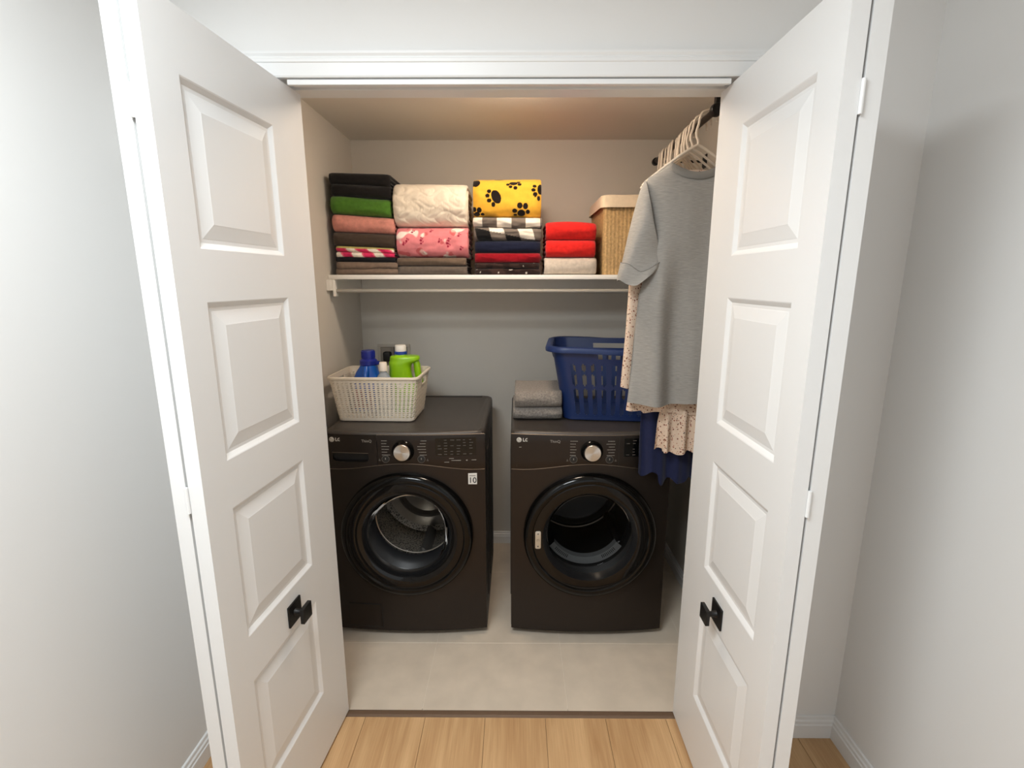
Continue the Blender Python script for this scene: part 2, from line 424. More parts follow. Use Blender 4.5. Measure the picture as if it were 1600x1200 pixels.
def drum_mat():
    m = bpy.data.materials.new('perforated_steel'); m.use_nodes = True; nt = m.node_tree; b = nt.nodes['Principled BSDF']
    tc = nt.nodes.new('ShaderNodeTexCoord'); vo = nt.nodes.new('ShaderNodeTexVoronoi'); vo.inputs['Scale'].default_value = 125
    nt.links.new(tc.outputs['Object'], vo.inputs['Vector'])
    cr = nt.nodes.new('ShaderNodeValToRGB'); cr.color_ramp.elements[0].position = 0.34; cr.color_ramp.elements[0].color = (0.01, 0.01, 0.01, 1)
    cr.color_ramp.elements[1].position = 0.4; cr.color_ramp.elements[1].color = lin(190, 182, 170)
    nt.links.new(vo.outputs['Distance'], cr.inputs['Fac']); nt.links.new(cr.outputs['Color'], b.inputs['Base Color'])
    b.inputs['Metallic'].default_value = 0.7; b.inputs['Roughness'].default_value = 0.35
    return m
M['drum'] = drum_mat()
def thin_glass(name, tint, refl=1.0):
    m = bpy.data.materials.new(name); m.use_nodes = True; nt = m.node_tree; nt.nodes.clear()
    o = nt.nodes.new('ShaderNodeOutputMaterial'); t = nt.nodes.new('ShaderNodeBsdfTransparent'); g = nt.nodes.new('ShaderNodeBsdfGlossy')
    t.inputs[0].default_value = (*tint, 1); g.inputs['Roughness'].default_value = 0.03
    fr = nt.nodes.new('ShaderNodeFresnel'); fr.inputs['IOR'].default_value = 1.11
    mx = nt.nodes.new('ShaderNodeMixShader')
    nt.links.new(fr.outputs[0], mx.inputs[0]); nt.links.new(t.outputs[0], mx.inputs[1]); nt.links.new(g.outputs[0], mx.inputs[2])
    nt.links.new(mx.outputs[0], o.inputs[0]); return m
M['glass'] = thin_glass('clear_door_glass', (0.86, 0.86, 0.86))
M['smoke_glass'] = thin_glass('smoked_door_glass', (0.66, 0.66, 0.66))

HW, MD, MH = 0.343, 0.665, 0.98
ZDC, RD = 0.512, 0.288      # door centre height and radius
def bulge(x): return -0.024 * (1 - (x / HW) ** 2)
def ztop(x):
    t = min(abs(x) / HW, 1.0)
    return 0.84 - 0.031 * (1 - math.cos(PI * min(t * 1.08, 1))) / 2

def plate(inside, ctr, inner, corners, yf, rings=6, skirt=0.02, iskirt=0.03, n=96):
    """bulged sheet between an inner loop (function of angle) and the outline of region inside(x, z)"""
    ang = sorted([2 * PI * i / n for i in range(n)] + [math.atan2(z - ctr[1], x - ctr[0]) % (2 * PI) for x, z in corners])
    R_ = []
    for k in range(rings + 1): R_.append([])
    for a in ang:
        dx, dz = math.cos(a), math.sin(a); lo, hi = 0.0, 3.0
        for _ in range(40):
            mi_ = (lo + hi) / 2
            if inside(ctr[0] + dx * mi_, ctr[1] + dz * mi_): lo = mi_
            else: hi = mi_
        r0 = inner(a)
        for k in range(rings + 1):
            r = r0 + (lo - r0) * k / rings
            x, z = ctr[0] + dx * r, ctr[1] + dz * r
            R_[k].append((x, yf(x), z))
    first = [(x, y + iskirt, z) for x, y, z in R_[0]]
    edge = [(x * (1 - 0.0) , y + 0.003, z) for x, y, z in R_[-1]]
    last = [(x, y + skirt, z) for x, y, z in R_[-1]]
    mb = MB(); mb.loft([first] + R_ + [last]); return mb

def machine(kind, cx):
    wsh = kind == 'washer'
    root = empty('washing_machine' if wsh else 'tumble_dryer', (cx, 2.012, 0.0), 0,
        'black stainless front loading washing machine with perforated drum, below the white basket, on the left' if wsh else
        'black stainless front loading dryer with dark drum, below the blue laundry basket, on the right', 'washer' if wsh else 'dryer')
    # cabinet shell, open to the front so that the drum shows
    mb = MB(); y0 = 0.022
    mb.box(-HW, -HW + 0.012, y0, MD, 0.03, 0.955, bev=0.002, seg=1); mb.box(HW - 0.012, HW, y0, MD, 0.03, 0.955, bev=0.002, seg=1)
    mb.box(-HW + 0.012, HW - 0.012, MD - 0.012, MD, 0.03, 0.955); mb.box(-HW + 0.012, HW - 0.012, y0, MD - 0.012, 0.03, 0.042)
    for s in (-1, 1):   # pressed ribs along the sides
        for k in range(3):
            yy = 0.12 + k * 0.17
            mb.box(*((HW - 0.001, HW + 0.0035) if s > 0 else (-HW - 0.0035, -HW + 0.001)), yy, yy + 0.12, 0.12, 0.86, bev=0.003, seg=1)
    mb.build('cabinet', M['cab_side'], root)
    # top: slab with rounded corners, slightly dished
    mb = MB(); rings = []
    for ins, z in [(0.0, 0.950), (0.0, 0.968), (0.003, 0.975), (0.008, 0.979), (0.016, 0.98), (0.020, 0.979), (0.026, 0.977)]:
        ring = []
        for i in range(96):
            (x, y), nrm = rrect(HW - ins, MD / 2 - ins, 0.03 if ins < 0.02 else 0.022, i / 96)
            yy = y + MD / 2
            if yy < MD / 2: yy += bulge(x) * max(0, (1 - yy / (MD / 2))) ** 2
            ring.append((x, yy, z))
        rings.append(ring)
    mb.loft(rings, cap0=True, cap1=True); mb.build('top_panel', M['steel_top'], root)
    if wsh:
        MB().box(-0.31, 0.29, MD - 0.03, MD - 0.018, 0.976, 0.9815, bev=0.001, seg=1).build('rear_seam', M['cab_side'], root)
    # front panel with the round door opening
    fp = plate(lambda x, z: abs(x) < HW - 0.001 and 0.032 < z < ztop(x) - 0.0015, (0, ZDC), lambda a: 0.243,
               [(-HW, 0.032), (HW, 0.032), (-HW, ztop(HW)), (HW, ztop(HW))], bulge)
    fp.build('front_panel', M['steel_black'], root)
    # bright hairline along the arc
    mb = MB(); mb.tube([(x, bulge(x) - 0.0005, ztop(x)) for x in [-HW + 0.002 + (2 * HW - 0.004) * i / 48 for i in range(49)]], 0.0013, 6)
    mb.build('trim_line', M['bright_line'], root)
    # control panel: grid between the arc and the top edge
    xa = -HW + 0.001 if not wsh else -0.112
    nx = 40; mb = MB(); rows = []
    zt = 0.9665
    for k, f_ in enumerate([None, 0, 0.03, 0.25, 0.5, 0.75, 0.96, 1.0, None]):
        row = []
        for i in range(nx + 1):
            x = xa + (HW - 0.001 - xa) * i / nx
            z0 = ztop(x) + 0.0015
            if f_ is None:
                row.append((x, bulge(x) + 0.02, z0 if k == 0 else zt))
            else:
                row.append((x, bulge(x) - (0.0 if f_ in (0, 1.0) else 0.0015), z0 + (zt - z0) * f_))
        rows.append(row)
    mb.loft(rows, closed=False); mb.build('control_panel', M['steel_black'], root)
    mb = MB(); mb.tube([(x, bulge(x) - 0.0005, zt + 0.001) for x in [xa + (HW - 0.002 - xa) * i / 40 for i in range(41)]], 0.0016, 6)
    mb.build('top_edge_highlight', M['bright_line'], root)  # highlight along the panel's top edge, shaped as a bright tube
    on = lambda x, d=0.0: bulge(x) - 0.0017 - d
    if wsh:   # detergent drawer on the left with a recessed handle
        dx0, dx1 = -HW + 0.001, -0.1135
        hc = (-0.231, 0.864); hw_, hh = 0.079, 0.020
        def inner(a):
            n_ = 5.0; c, s = abs(math.cos(a)), abs(math.sin(a))
            return 1.0 / ((c / hw_) ** n_ + (s / hh) ** n_) ** (1 / n_)
        dp = plate(lambda x, z: dx0 < x < dx1 and ztop(x) + 0.0015 < z < zt, hc, inner,
                   [(dx0, ztop(dx0)), (dx1, ztop(dx1) + 0.0015), (dx0, zt), (dx1, zt)], lambda x: bulge(x) - 0.0015, rings=4, skirt=0.02, iskirt=0.03, n=80)
        dr = dp.build('detergent_drawer', M['steel_black'], root)
        mb = MB(); mb.box(hc[0] - hw_, hc[0] + hw_, 0.014, 0.02, hc[1] - hh, hc[1] + hh); mb.build('handle_recess', M['plastic_dark'], dr)
        mb = MB(); mb.tube([(hc[0] - hw_ + 2 * hw_ * i / 20, bulge(hc[0] - hw_ + 2 * hw_ * i / 20) - 0.001, hc[1] + hh + 0.001) for i in range(21)], 0.0011, 6)
        mb.build('handle_lip', M['bright_line'], dr)
    else:     # plain left section with a faint seam
        mb = MB()
        zz = lambda x: ztop(x) + 0.012
        fr = [(-0.318, 0.955), (-0.13, 0.955), (-0.13, zz(-0.13)), (-0.318, zz(-0.318))]
        mb.tube([(x, on(x, -0.0008), z) for x, z in fr], 0.0008, 5, closed=True)
        mb.tube([(x, on(x, -0.0008), 0.905) for x in (-0.31, -0.25, -0.2, -0.14)], 0.0007, 5)
        mb.build('panel_seam', M['plastic_dark'], root)
        MB().box(-0.308, -0.298, on(-0.3, 0.0004), on(-0.3), 0.9085, 0.911).build('panel_mark', M['print'], root)
        mb = MB(); mb.tube([(0.113, on(0.113, -0.0004), z) for z in (ztop(0.113) + 0.002, zt)], 0.0008, 5); mb.build('panel_seam', M['plastic_dark'], root)
    # dial
    kx, kz = -0.002, 0.898
    mb = MB(); mb.lathe([(0.0, 0.004), (0.047, 0.004), (0.047, -0.004), (0.043, -0.008), (0.039, -0.02), (0.037, -0.024), (0.033, -0.025)], 48, axis='y')
    ring = mb.build('dial_ring', M['black_gloss'], root, loc=(kx, on(kx), kz))
    mb = MB(); mb.lathe([(0.036, -0.022), (0.0355, -0.027), (0.0335, -0.0295), (0.018, -0.0295), (0.0, -0.0295)], 48, axis='y')
    mb.build('dial_face', M['knob_steel'], ring)
    # two round buttons
    for bx_ in (-0.078, 0.074):
        mb = MB(); mb.lathe([(0.0165, 0.001), (0.0165, -0.002), (0.015, -0.0025), (0.0145, -0.001)], 32, axis='y'); 
        b_ = mb.build('round_button', M['print_dim'], root, loc=(bx_, on(bx_), 0.8615))
        mb = MB(); mb.lathe([(0.0135, 0.001), (0.0135, -0.002), (0.0, -0.003)], 32, axis='y'); mb.build('button_face', M['plastic_dark'], b_)
        MB().box(-0.0015, 0.0015, -0.0035, -0.0028, -0.002, 0.006).build('button_mark', M['print'], b_)
        s = -1 if bx_ < 0 else 1
        mb = MB(); mb.box(bx_ + s * 0.026 - 0.004, bx_ + s * 0.026 + 0.004, on(bx_, 0.0005), on(bx_), 0.853, 0.857); mb.box(bx_ + s * 0.026 - 0.002, bx_ + s * 0.026 + 0.002, on(bx_, 0.0005), on(bx_), 0.858, 0.862)
        mb.build('button_symbol', M['print_dim'], root)
    # cycle names: small printed lines too fine to read
    rr = random.Random(3 if wsh else 5); mb = MB()
    for s in (-1, 1):
        for k in range(6):
            z = 0.942 - k * 0.0125; a0 = 0.056 if not wsh else 0.055; wd = 0.018 + rr.random() * 0.018
            x0 = s * 0.092 if s < 0 else a0 + 0.036 - wd
            x0 = -0.093 if s < 0 else 0.093 - wd
            q = x0
            while q < x0 + wd:
                l_ = 0.0022 + rr.random() * 0.004
                mb.box(q, q + l_, on(q, 0.0004), on(q) + 0.0005, z - 0.0011, z + 0.0011); q += l_ + 0.0009
    mb.build('cycle_lettering', M['print'], root, smooth=0)['kind'] = 'stuff'
    # display
    x0, x1, z0, z1 = 0.134, 0.305, 0.874, 0.953
    mb = MB(); rows = []
    for z in (z0, z1): rows.append([(x0 + (x1 - x0) * i / 12, on(x0 + (x1 - x0) * i / 12, 0.0008), z) for i in range(13)])
    rows = [[(x, y + 0.003, z) for x, y, z in rows[0]]] + rows + [[(x, y + 0.003, z) for x, y, z in rows[1]]]
    mb.loft(rows, closed=False)
    dsp = mb.build('display', M['display'], root)
    mb = MB()
    for r_ in range(6):
        for c_ in range(6):
            if rr.random() < 0.2: continue
            x = x0 + 0.01 + c_ * 0.0265; z = z1 - 0.009 - r_ * 0.0125; l_ = 0.008 + rr.random() * 0.009
            mb.box(x, min(x + l_, x1 - 0.003), on(x, 0.0015), on(x + l_, 0.0002), z - 0.0011, z + 0.0011)
    mb.build('display_lettering', M['print_dim'], dsp, smooth=0)['kind'] = 'stuff'
    if wsh:
        mb = MB()
        for x, l_, z in ((0.19, 0.02, 0.862), (0.20, 0.04, 0.853), (0.17, 0.02, 0.846), (0.285, 0.02, 0.853)):
            mb.box(x, x + l_, on(x, 0.0005), on(x + l_), z - 0.001, z + 0.001)
        mb.box(0.262, 0.268, on(0.262, 0.0008), on(0.268), 0.850, 0.855)
        mb.build('status_lettering', M['print'], root, smooth=0)['kind'] = 'stuff'
    # maker's mark: round emblem and two letters, then the word further right
    lx, lz = -0.308, 0.942
    mb = MB(); mb.lathe([(0.0, -0.0014), (0.0105, -0.0012), (0.0108, 0)], 28, axis='y', c=(lx, on(lx), lz)); 
    em = mb.build('emblem', M['logo'], root)
    mb = MB()
    arc = [(lx + 0.0075 * math.cos(a), on(lx, 0.0018), lz + 0.0075 * math.sin(a)) for a in [R(100 + 260 * i / 16) for i in range(17)]]
    mb.tube(arc + [(lx + 0.002, on(lx, 0.0018), lz)], 0.0006, 5)
    mb.tube([(lx - 0.0005, on(lx, 0.0018), lz + 0.004), (lx - 0.0005, on(lx, 0.0018), lz - 0.004), (lx + 0.0025, on(lx, 0.0018), lz - 0.004)], 0.0006, 5)
    mb.lathe([(0, -0.002), (0.0014, -0.002)], 10, axis='y', c=(lx - 0.0035, on(lx), lz + 0.003))
    mb.build('emblem_lines', M['plastic_dark'], em)
    text('logo_letters', 'LG', 0.0205, (lx + 0.015, on(-0.29, 0.0003), lz), M['logo'], root, bold=0.0005, rz=R(-3))
    text('logo_word', 'ThinQ', 0.0165, (-0.178, on(-0.17, 0.0003), lz - 0.003), M['print'], root, rz=R(-2.5))
    # feet
    for x in (-0.28, 0.28):
        for y in (0.08, 0.6):
            MB().lathe([(0.0, 0.0), (0.022, 0.0), (0.022, 0.012), (0.012, 0.016), (0.012, 0.035)], 20, c=(x, y, 0.0005)).build('foot', M['plastic_dark'], root)
    # door
    yd = bulge(0)
    door = empty('door', (0, yd, ZDC)); door.parent = root
    mb = MB(); mb.lathe([(RD, 0.02), (RD, -0.012), (RD - 0.004, -0.024), (RD - 0.014, -0.033), (RD - 0.028, -0.036), (RD - 0.037, -0.033), (RD - 0.041, -0.027)], 96, axis='y')
    mb.build('door_ring', M['black_gloss'], door)
    if wsh:
        mb = MB(); mb.lathe([(0.247, -0.027), (0.240, -0.0285), (0.200, -0.022), (0.196, -0.019)], 96, axis='y'); mb.build('door_face', M['black_glass'], door)
        mb = MB(); mb.lathe([(0.196, -0.019), (0.193, -0.006), (0.186, 0.012), (0.178, 0.02)], 96, axis='y'); mb.build('window_rim', M['grey_gloss'], door)
        mb = MB(); mb.lathe([(0.178, 0.02), (0.170, 0.05), (0.155, 0.085), (0.13, 0.11), (0.08, 0.128), (0.0, 0.134)], 64, axis='y'); mb.build('window_glass', M['glass'], door)
    else:
        mb = MB(); mb.lathe([(0.247, -0.027), (0.240, -0.0285), (0.206, -0.024)], 96, axis='y'); mb.build('door_face', M['black_glass'], door)
        mb = MB(); mb.lathe([(0.206, -0.024), (0.200, -0.010), (0.188, 0.008)], 96, axis='y'); mb.build('window_rim', M['grey_gloss'], door)
        mb = MB(); mb.lathe([(0.188, 0.008), (0.18, 0.03), (0.16, 0.045), (0.10, 0.055), (0.0, 0.058)], 64, axis='y'); mb.build('window_glass', M['smoke_glass'], door)
    # drum and seal behind the door
    mb = MB()
    if wsh:
        mb.lathe([(0.242, 0.04), (0.225, 0.06), (0.205, 0.075), (0.185, 0.10), (0.182, 0.125), (0.20, 0.145)], 64, axis='y'); mb.build('seal', M['gasket'], root, loc=(0, 0, ZDC))
        mb = MB(); mb.lathe([(0.19, 0.15), (0.235, 0.155), (0.245, 0.17), (0.245, 0.46), (0.22, 0.48)], 64, axis='y')
        dm = mb.build('drum', M['drum'], root, loc=(0, 0, ZDC))
        mb = MB(); mb.lathe([(0.22, 0.48), (0.17, 0.485), (0.16, 0.46), (0.145, 0.455), (0.13, 0.475), (0.0, 0.47)], 64, axis='y'); mb.build('drum_back', mat('drum_back_steel', (150, 143, 134), 0.3, metal=0.8), dm)
        mb = MB(); mb.tube([(0.186 * math.cos(2 * PI * i / 64), 0.146, 0.186 * math.sin(2 * PI * i / 64)) for i in range(64)], 0.0032, 8, closed=True); mb.build('bowl_edge_highlight', M['latch_metal'], dm)  # added bright ring standing in for the highlight on the glass bowl's edge
        for k in range(3):
            a = R(35 + 120 * k); c, s = math.cos(a), math.sin(a); mb = MB()
            rings = []
            for y in (0.18, 0.2, 0.43, 0.45):
                w_, h_ = (0.012, 0.012) if y in (0.18, 0.45) else (0.028, 0.055)
                rings.append([((0.246 - r_) * c - t_ * s, y, (0.246 - r_) * s + t_ * c) for r_, t_ in ((0, -w_), (h_ * 0.7, -w_ * 0.6), (h_, 0), (h_ * 0.7, w_ * 0.6), (0, w_))])
            mb.loft(rings, closed=False); mb.build('drum_lifter', M['lifter'], dm)
    else:
        mb.lathe([(0.242, 0.03), (0.22, 0.05), (0.205, 0.06), (0.20, 0.09)], 64, axis='y'); mb.build('seal', M['plastic_dark'], root, loc=(0, 0, ZDC))
        mb = MB(); mb.lathe([(0.20, 0.12), (0.255, 0.125), (0.26, 0.14), (0.26, 0.52), (0.25, 0.53)], 64, axis='y')
        dm = mb.build('drum', M['drum_dark'], root, loc=(0, 0, ZDC))
        mb = MB(); mb.lathe([(0.25, 0.53), (0.235, 0.525), (0.228, 0.53), (0.205, 0.53), (0.2, 0.524), (0.19, 0.53), (0.0, 0.532)], 64, axis='y'); mb.build('drum_back', M['drum_dark'], dm)
        mb = MB(); mb.tube([(0.243 * math.cos(2 * PI * i / 64), 0.515, 0.243 * math.sin(2 * PI * i / 64)) for i in range(64)], 0.004, 8, closed=True); mb.build('back_ring', M['bright_line'], dm)
        a = R(-42); c, s = math.cos(a), math.sin(a); mb = MB(); rings = []
        for y in (0.14, 0.17, 0.48, 0.51):
            w_, h_ = (0.012, 0.01) if y in (0.14, 0.51) else (0.03, 0.05)
            rings.append([((0.262 - r_) * c - t_ * s, y, (0.262 - r_) * s + t_ * c) for r_, t_ in ((0, -w_), (h_ * 0.8, -w_ * 0.6), (h_, 0), (h_ * 0.8, w_ * 0.6), (0, w_))])
        mb.loft(rings, closed=False); mb.build('drum_lifter', M['drum_dark'], dm)
        # lint grille across the lower lip of the opening
        mb = MB(); mb.lathe([(0.205, 0.085), (0.198, 0.075), (0.171, 0.086), (0.168, 0.115)], 40, axis='y', a0=R(213), a1=R(327))
        lg = mb.build('lint_grille', mat('grille_grey', (112, 114, 114), 0.5), root, loc=(0, 0, ZDC))
        mb = MB()
        for a0 in (222, 296):
            for k in range(9):
                a = R(a0 + k * 2.6); c, s = math.cos(a), math.sin(a)
                p = lambda r_, t_, y: (r_ * c - t_ * s, y, r_ * s + t_ * c)
                mb.add([p(0.175, -0.0018, 0.0835), p(0.175, 0.0018, 0.0835), p(0.189, 0.0018, 0.0780), p(0.189, -0.0018, 0.0780)], [(0, 1, 2, 3)])
        mb.build('grille_slots', M['ink'], lg, smooth=0)['kind'] = 'stuff'
        # metal strike plate on the left of the door
        mb = MB(); rings = []
        for s_, y in ((1.0, 0.0), (1.0, -0.003), (0.94, -0.0042)):
            rings.append([(-0.2255 + x * s_, -0.0262 + y, -0.008 + z * s_) for (x, z), _ in [rrect(0.0125, 0.041, 0.006, i / 32) for i in range(32)]])
        mb.loft(rings, cap1=True)
        sp_ = mb.build('strike_plate', M['latch_metal'], door)
        mb = MB()
        for z in (0.029, -0.029): MB().lathe([(0.0, -0.0012), (0.0026, -0.001), (0.003, 0)], 14, axis='y', c=(-0.2255, -0.0305, -0.008 + z)).build('screw', M['ink'], sp_)
        mb.tube([(-0.2295, -0.031, -0.013), (-0.2295, -0.031, -0.004), (-0.2215, -0.031, -0.004), (-0.2215, -0.031, -0.013)], 0.0008, 5)
        mb.build('plate_mark', M['ink'], sp_)
    if wsh:
        # service flap low on the left
        mb = MB(); rows = []
        for z in (0.052, 0.163): rows.append([(x, bulge(x) - 0.0022, z) for x in [-0.285 + 0.148 * i / 8 for i in range(9)]])
        rows = [[(x, y + 0.004, z) for x, y, z in rows[0]]] + rows + [[(x, y + 0.004, z) for x, y, z in rows[1]]]
        mb.loft(rows, closed=False); mb.build('service_flap', M['steel_black'], root)
        mb = MB(); mb.tube([(x, bulge(x) - 0.0015, z) for x, z in ((-0.287, 0.05), (-0.287, 0.165), (-0.21, 0.165), (-0.135, 0.165), (-0.133, 0.163), (-0.129, 0.05), (-0.21, 0.05))], 0.0012, 5, closed=True)
        mb.build('flap_gap', M['ink'], root)
        # guarantee sticker
        sx, sz = 0.288, 0.767
        mb = MB(); mb.box(sx - 0.019, sx + 0.019, bulge(sx) - 0.0035, bulge(sx) + 0.004, sz - 0.025, sz + 0.025, bev=0.001, seg=1)
        st = mb.build('sticker', M['white_label'], root)
        text('sticker_number', '10', 0.036, (sx, bulge(sx) - 0.0036, sz - 0.007), M['ink'], st, align='CENTER', bold=0.0003)
        mb = MB()
        for q in range(6): mb.box(sx - 0.013 + q * 0.0045, sx - 0.0098 + q * 0.0045, bulge(sx) - 0.0039, bulge(sx) - 0.0034, sz + 0.0125, sz + 0.0165)
        mb.build('sticker_small_print', M['print_dim'], st, smooth=0)
    return root
machine('washer', -0.472)
machine('dryer', 0.324)

# ---------------------------------------------------------------- folded blankets and towels
def fabric(name, rgb, bump=0.35, bscale=420, var=0.12, vscale=60, sheen=0.15, attr=None):
    return mat(name, rgb, 0.95, spec=0.1, var=var, vscale=vscale, bump=bump, bscale=bscale, sheen=sheen, attr=attr)

def folded(name, label, cat, x0, x1, yf, zb, zt, m, depth=0.28, folds=1, inner=2, group=None, nx=44, rough=0.004, colf=None, seed=0,
           quilt=None, sq=2.15, step=0.006, splits=None, bow=0.0):
    """pile of U-shaped folds (rounded fold to the front). zb, zt = (left, right) heights of underside and top."""
    W = x1 - x0
    root_loc = ((x0 + x1) / 2, yf, 0)
    mb = MB(); cols = []
    rnd = random.Random(seed * 31 + 5)
    fr = splits or [i / folds for i in range(folds + 1)]
    for fo in range(folds):
        for q in range(inner):
            # shell q occupies a fraction of the fold's height around its middle
            hf0, hf1 = fr[fo], fr[fo + 1]
            t = 1.0 / (2 * inner)
            lo, hi = q * t, 1 - q * t             # outer surface
            lo2, hi2 = (q + 1) * t - 0.004, 1 - (q + 1) * t + 0.004   # inner surface
            ex = [rnd.uniform(-0.004, 0.004) for _ in range(2)]
            H = (zt[0] + zt[1] - zb[0] - zb[1]) / 2 * (hf1 - hf0)
            # path as list of (y, f) for outer surface and inner
            def path(lo_, hi_, ins):
                h_ = (hi_ - lo_) / 2; rad = h_ * H * 1.05 + 1e-4
                pts = []
                ns = max(3, int(depth / max(step, 0.008)))
                for i in range(ns): pts.append((depth - (depth - rad - ins) * i / ns, lo_))
                na = max(8, int(PI * rad / step))
                for i in range(na + 1):
                    a = -PI / 2 + PI * i / na
                    c, s = math.cos(a), math.sin(a)
                    e_ = 2 / sq
                    pts.append((ins + rad - rad * abs(c) ** e_, 0.5 * (lo_ + hi_) + h_ * (abs(s) ** e_) * (1 if s > 0 else -1)))
                for i in range(1, ns + 1): pts.append((rad + ins + (depth - rad - ins) * i / ns, hi_))
                return pts, ns, na
            th = t * H
            po, ns, na = path(lo, hi, q * th)
            h2 = max(hi2 - lo2, 0.004)
            m_ = 0.5 * (lo2 + hi2); pi_, _, _ = path(m_ - h2 / 2, m_ + h2 / 2, (q + 1) * th)
            # resample inner to the same count
            n = len(po)
            pi2 = []
            for i in range(n):
                f_ = i * (len(pi_) - 1) / (n - 1); k = min(int(f_), len(pi_) - 2); g = f_ - k
                pi2.append((pi_[k][0] * (1 - g) + pi_[k + 1][0] * g, pi_[k][1] * (1 - g) + pi_[k + 1][1] * g))
            arc = [0.0]
            for i in range(1, n): arc.append(arc[-1] + math.hypot(po[i][0] - po[i - 1][0], (po[i][1] - po[i - 1][1]) * H))
            mid = arc[ns + na // 2]
            def P(x, pt, sgn):
                y, f = pt
                u = (x - x0) / W
                zb_ = zb[0] + (zb[1] - zb[0]) * u; zt_ = zt[0] + (zt[1] - zt[0]) * u + bow * math.sin(PI * u)
                f_ = hf0 + f * (hf1 - hf0)
                z = zb_ + (zt_ - zb_) * f_
                nz = noise.noise(Vector((x * 9 + seed * 3.1, y * 6 + fo * 2.3, f_ * 2.5 + seed)))
                n2 = noise.noise(Vector((x * 26 + seed, y * 14 + fo, f_ * 7)))
                wgt = max(0.0, min(1.0, math.sin(PI * max(0, min(1, f_)))) + 0.1)
                edge = min(1.0, (u * W) / 0.03, ((1 - u) * W) / 0.03)
                dy = rough * (nz + 0.4 * n2) * 1.3 + (1 - max(edge, 0)) ** 2 * 0.010
                dz = rough * 0.9 * nz * wgt
                if quilt and sgn > 0:
                    dy -= quilt(x - x0, (f_ - 0.5) * H * 1.3) * 1.0
                return (x - root_loc[0], y + dy, z + dz)
            xs_ = [x0 + ex[0] + (W + ex[1] - ex[0]) * i / nx for i in range(nx + 1)]
            outer = [[P(x, p, 1) for p in po] for x in xs_]
            innr = [[P(x, p, -1) for p in pi2] for x in xs_]
            # rounded ribbon ends
            def blend(A, B, k, dx): return [(a[0] * (1 - k) + b[0] * k + dx, a[1] * (1 - k) + b[1] * k, a[2] * (1 - k) + b[2] * k) for a, b in zip(A, B)]
            e = 0.003
            oL, oR = outer[0], outer[-1]
            ringsets = [outer]
            O = [blend(innr[0], outer[0], 0.5, -e)] + [blend(outer[0], innr[0], 0.12, -e * 0.7)] + outer[1:-1] + [blend(outer[-1], innr[-1], 0.12, e * 0.7)] + [blend(innr[-1], outer[-1], 0.5, e)]
            I = [blend(innr[0], outer[0], 0.5, -e)] + innr[1:-1] + [blend(innr[-1], outer[-1], 0.5, e)]
            b0 = len(mb.v)
            mb.loft(O, closed=False); 
            if colf:
                xx = [x0] + [x0] + xs_[1:-1] + [x1] + [x1]
                for x in xx:
                    for i in range(n): cols.append(colf(x - x0, arc[i] - mid, fo, q))
            mb.loft(I, closed=False)
            if colf:
                xx = [x0] + xs_[1:-1] + [x1]
                for x in xx:
                    for i in range(n): cols.append(colf(x - x0, arc[i] - mid, fo, q))
            # back edge of the ribbon
            for E in (0, -1):
                A = [r_[E] for r_ in outer]; B = [r_[E] for r_ in innr]
                mb.loft([A, B], closed=False)
                if colf:
                    for rep in range(2):
                        for x in xs_: cols.append(colf(x - x0, (arc[0] if E == 0 else arc[-1]) - mid, fo, q))
    if colf: mb.c = cols
    o = mb.build(name, m, None, smooth=60, loc=root_loc)
    return tag(o, label, cat, group)

SH = SZ + 0.0008
Zp = lambda py: 1.633 + (428 - py) * 0.0028
YFo = 2.378
# ---- stack 1 (far left)
L0, L1 = -0.848, -0.572
g1 = None
folded('folded_towel', 'taupe towel folded in two, at the bottom of the leftmost stack on the shelf', 'towel', L0 + 0.004, L1 + 0.012, YFo, (SH, SH), (Zp(408), Zp(409)),
       fabric('taupe_terry', (122, 104, 90), 0.6, 500), folds=2, inner=1, seed=1, rough=0.007, group=None)
def stripes(u, v, fo, q):
    if fo == 0: return lin(24, 24, 28)
    s = math.sin(u * 62 + v * 30 + fo * 1.7 + 2 * noise.noise(Vector((u * 9, v * 20, fo))))
    if fo == 2 and v > 0.004: return lin(176, 164, 96)
    if s > 0.1: return lin(236, 224, 208)
    return lin(206, 46, 92) if s < -0.35 else lin(222, 96, 120)
folded('folded_blanket', 'pink and white patterned blanket in thin folds, low in the leftmost stack', 'blanket', L0 + 0.006, L1, YFo + 0.004, (Zp(408) + .001, Zp(409) + .001), (Zp(382), Zp(386)),
       fabric('pink_white_print', None, 0.3, attr='Col'), folds=3, inner=1, seed=2, rough=0.006, colf=stripes, nx=90, step=0.003, splits=[0, .3, .62, 1])
folded('folded_blanket', 'dark grey brown fleece blanket under the salmon one in the leftmost stack', 'blanket', L0, L1 + 0.004, YFo - 0.002, (Zp(382) + .001, Zp(386) + .001), (Zp(359.5), Zp(364)),
       fabric('charcoal_brown_fleece', (70, 58, 49), 0.4), folds=1, seed=3)
folded('folded_blanket', 'salmon pink fleece blanket in the middle of the leftmost stack', 'blanket', L0 + 0.001, L1 + 0.004, YFo - 0.006, (Zp(359.5) + .001, Zp(364) + .001), (Zp(331), Zp(338)),
       fabric('salmon_fleece', (206, 138, 124), 0.5, 380), folds=1, seed=4, rough=0.005)
folded('folded_blanket', 'grass green fleece blanket under the black one in the leftmost stack', 'blanket', L0 + 0.003, L1 - 0.004, YFo - 0.006, (Zp(331) + .001, Zp(338) + .001), (Zp(302), Zp(309)),
       fabric('green_fleece', (78, 122, 44), 0.5, 380), folds=1, seed=5, rough=0.005)
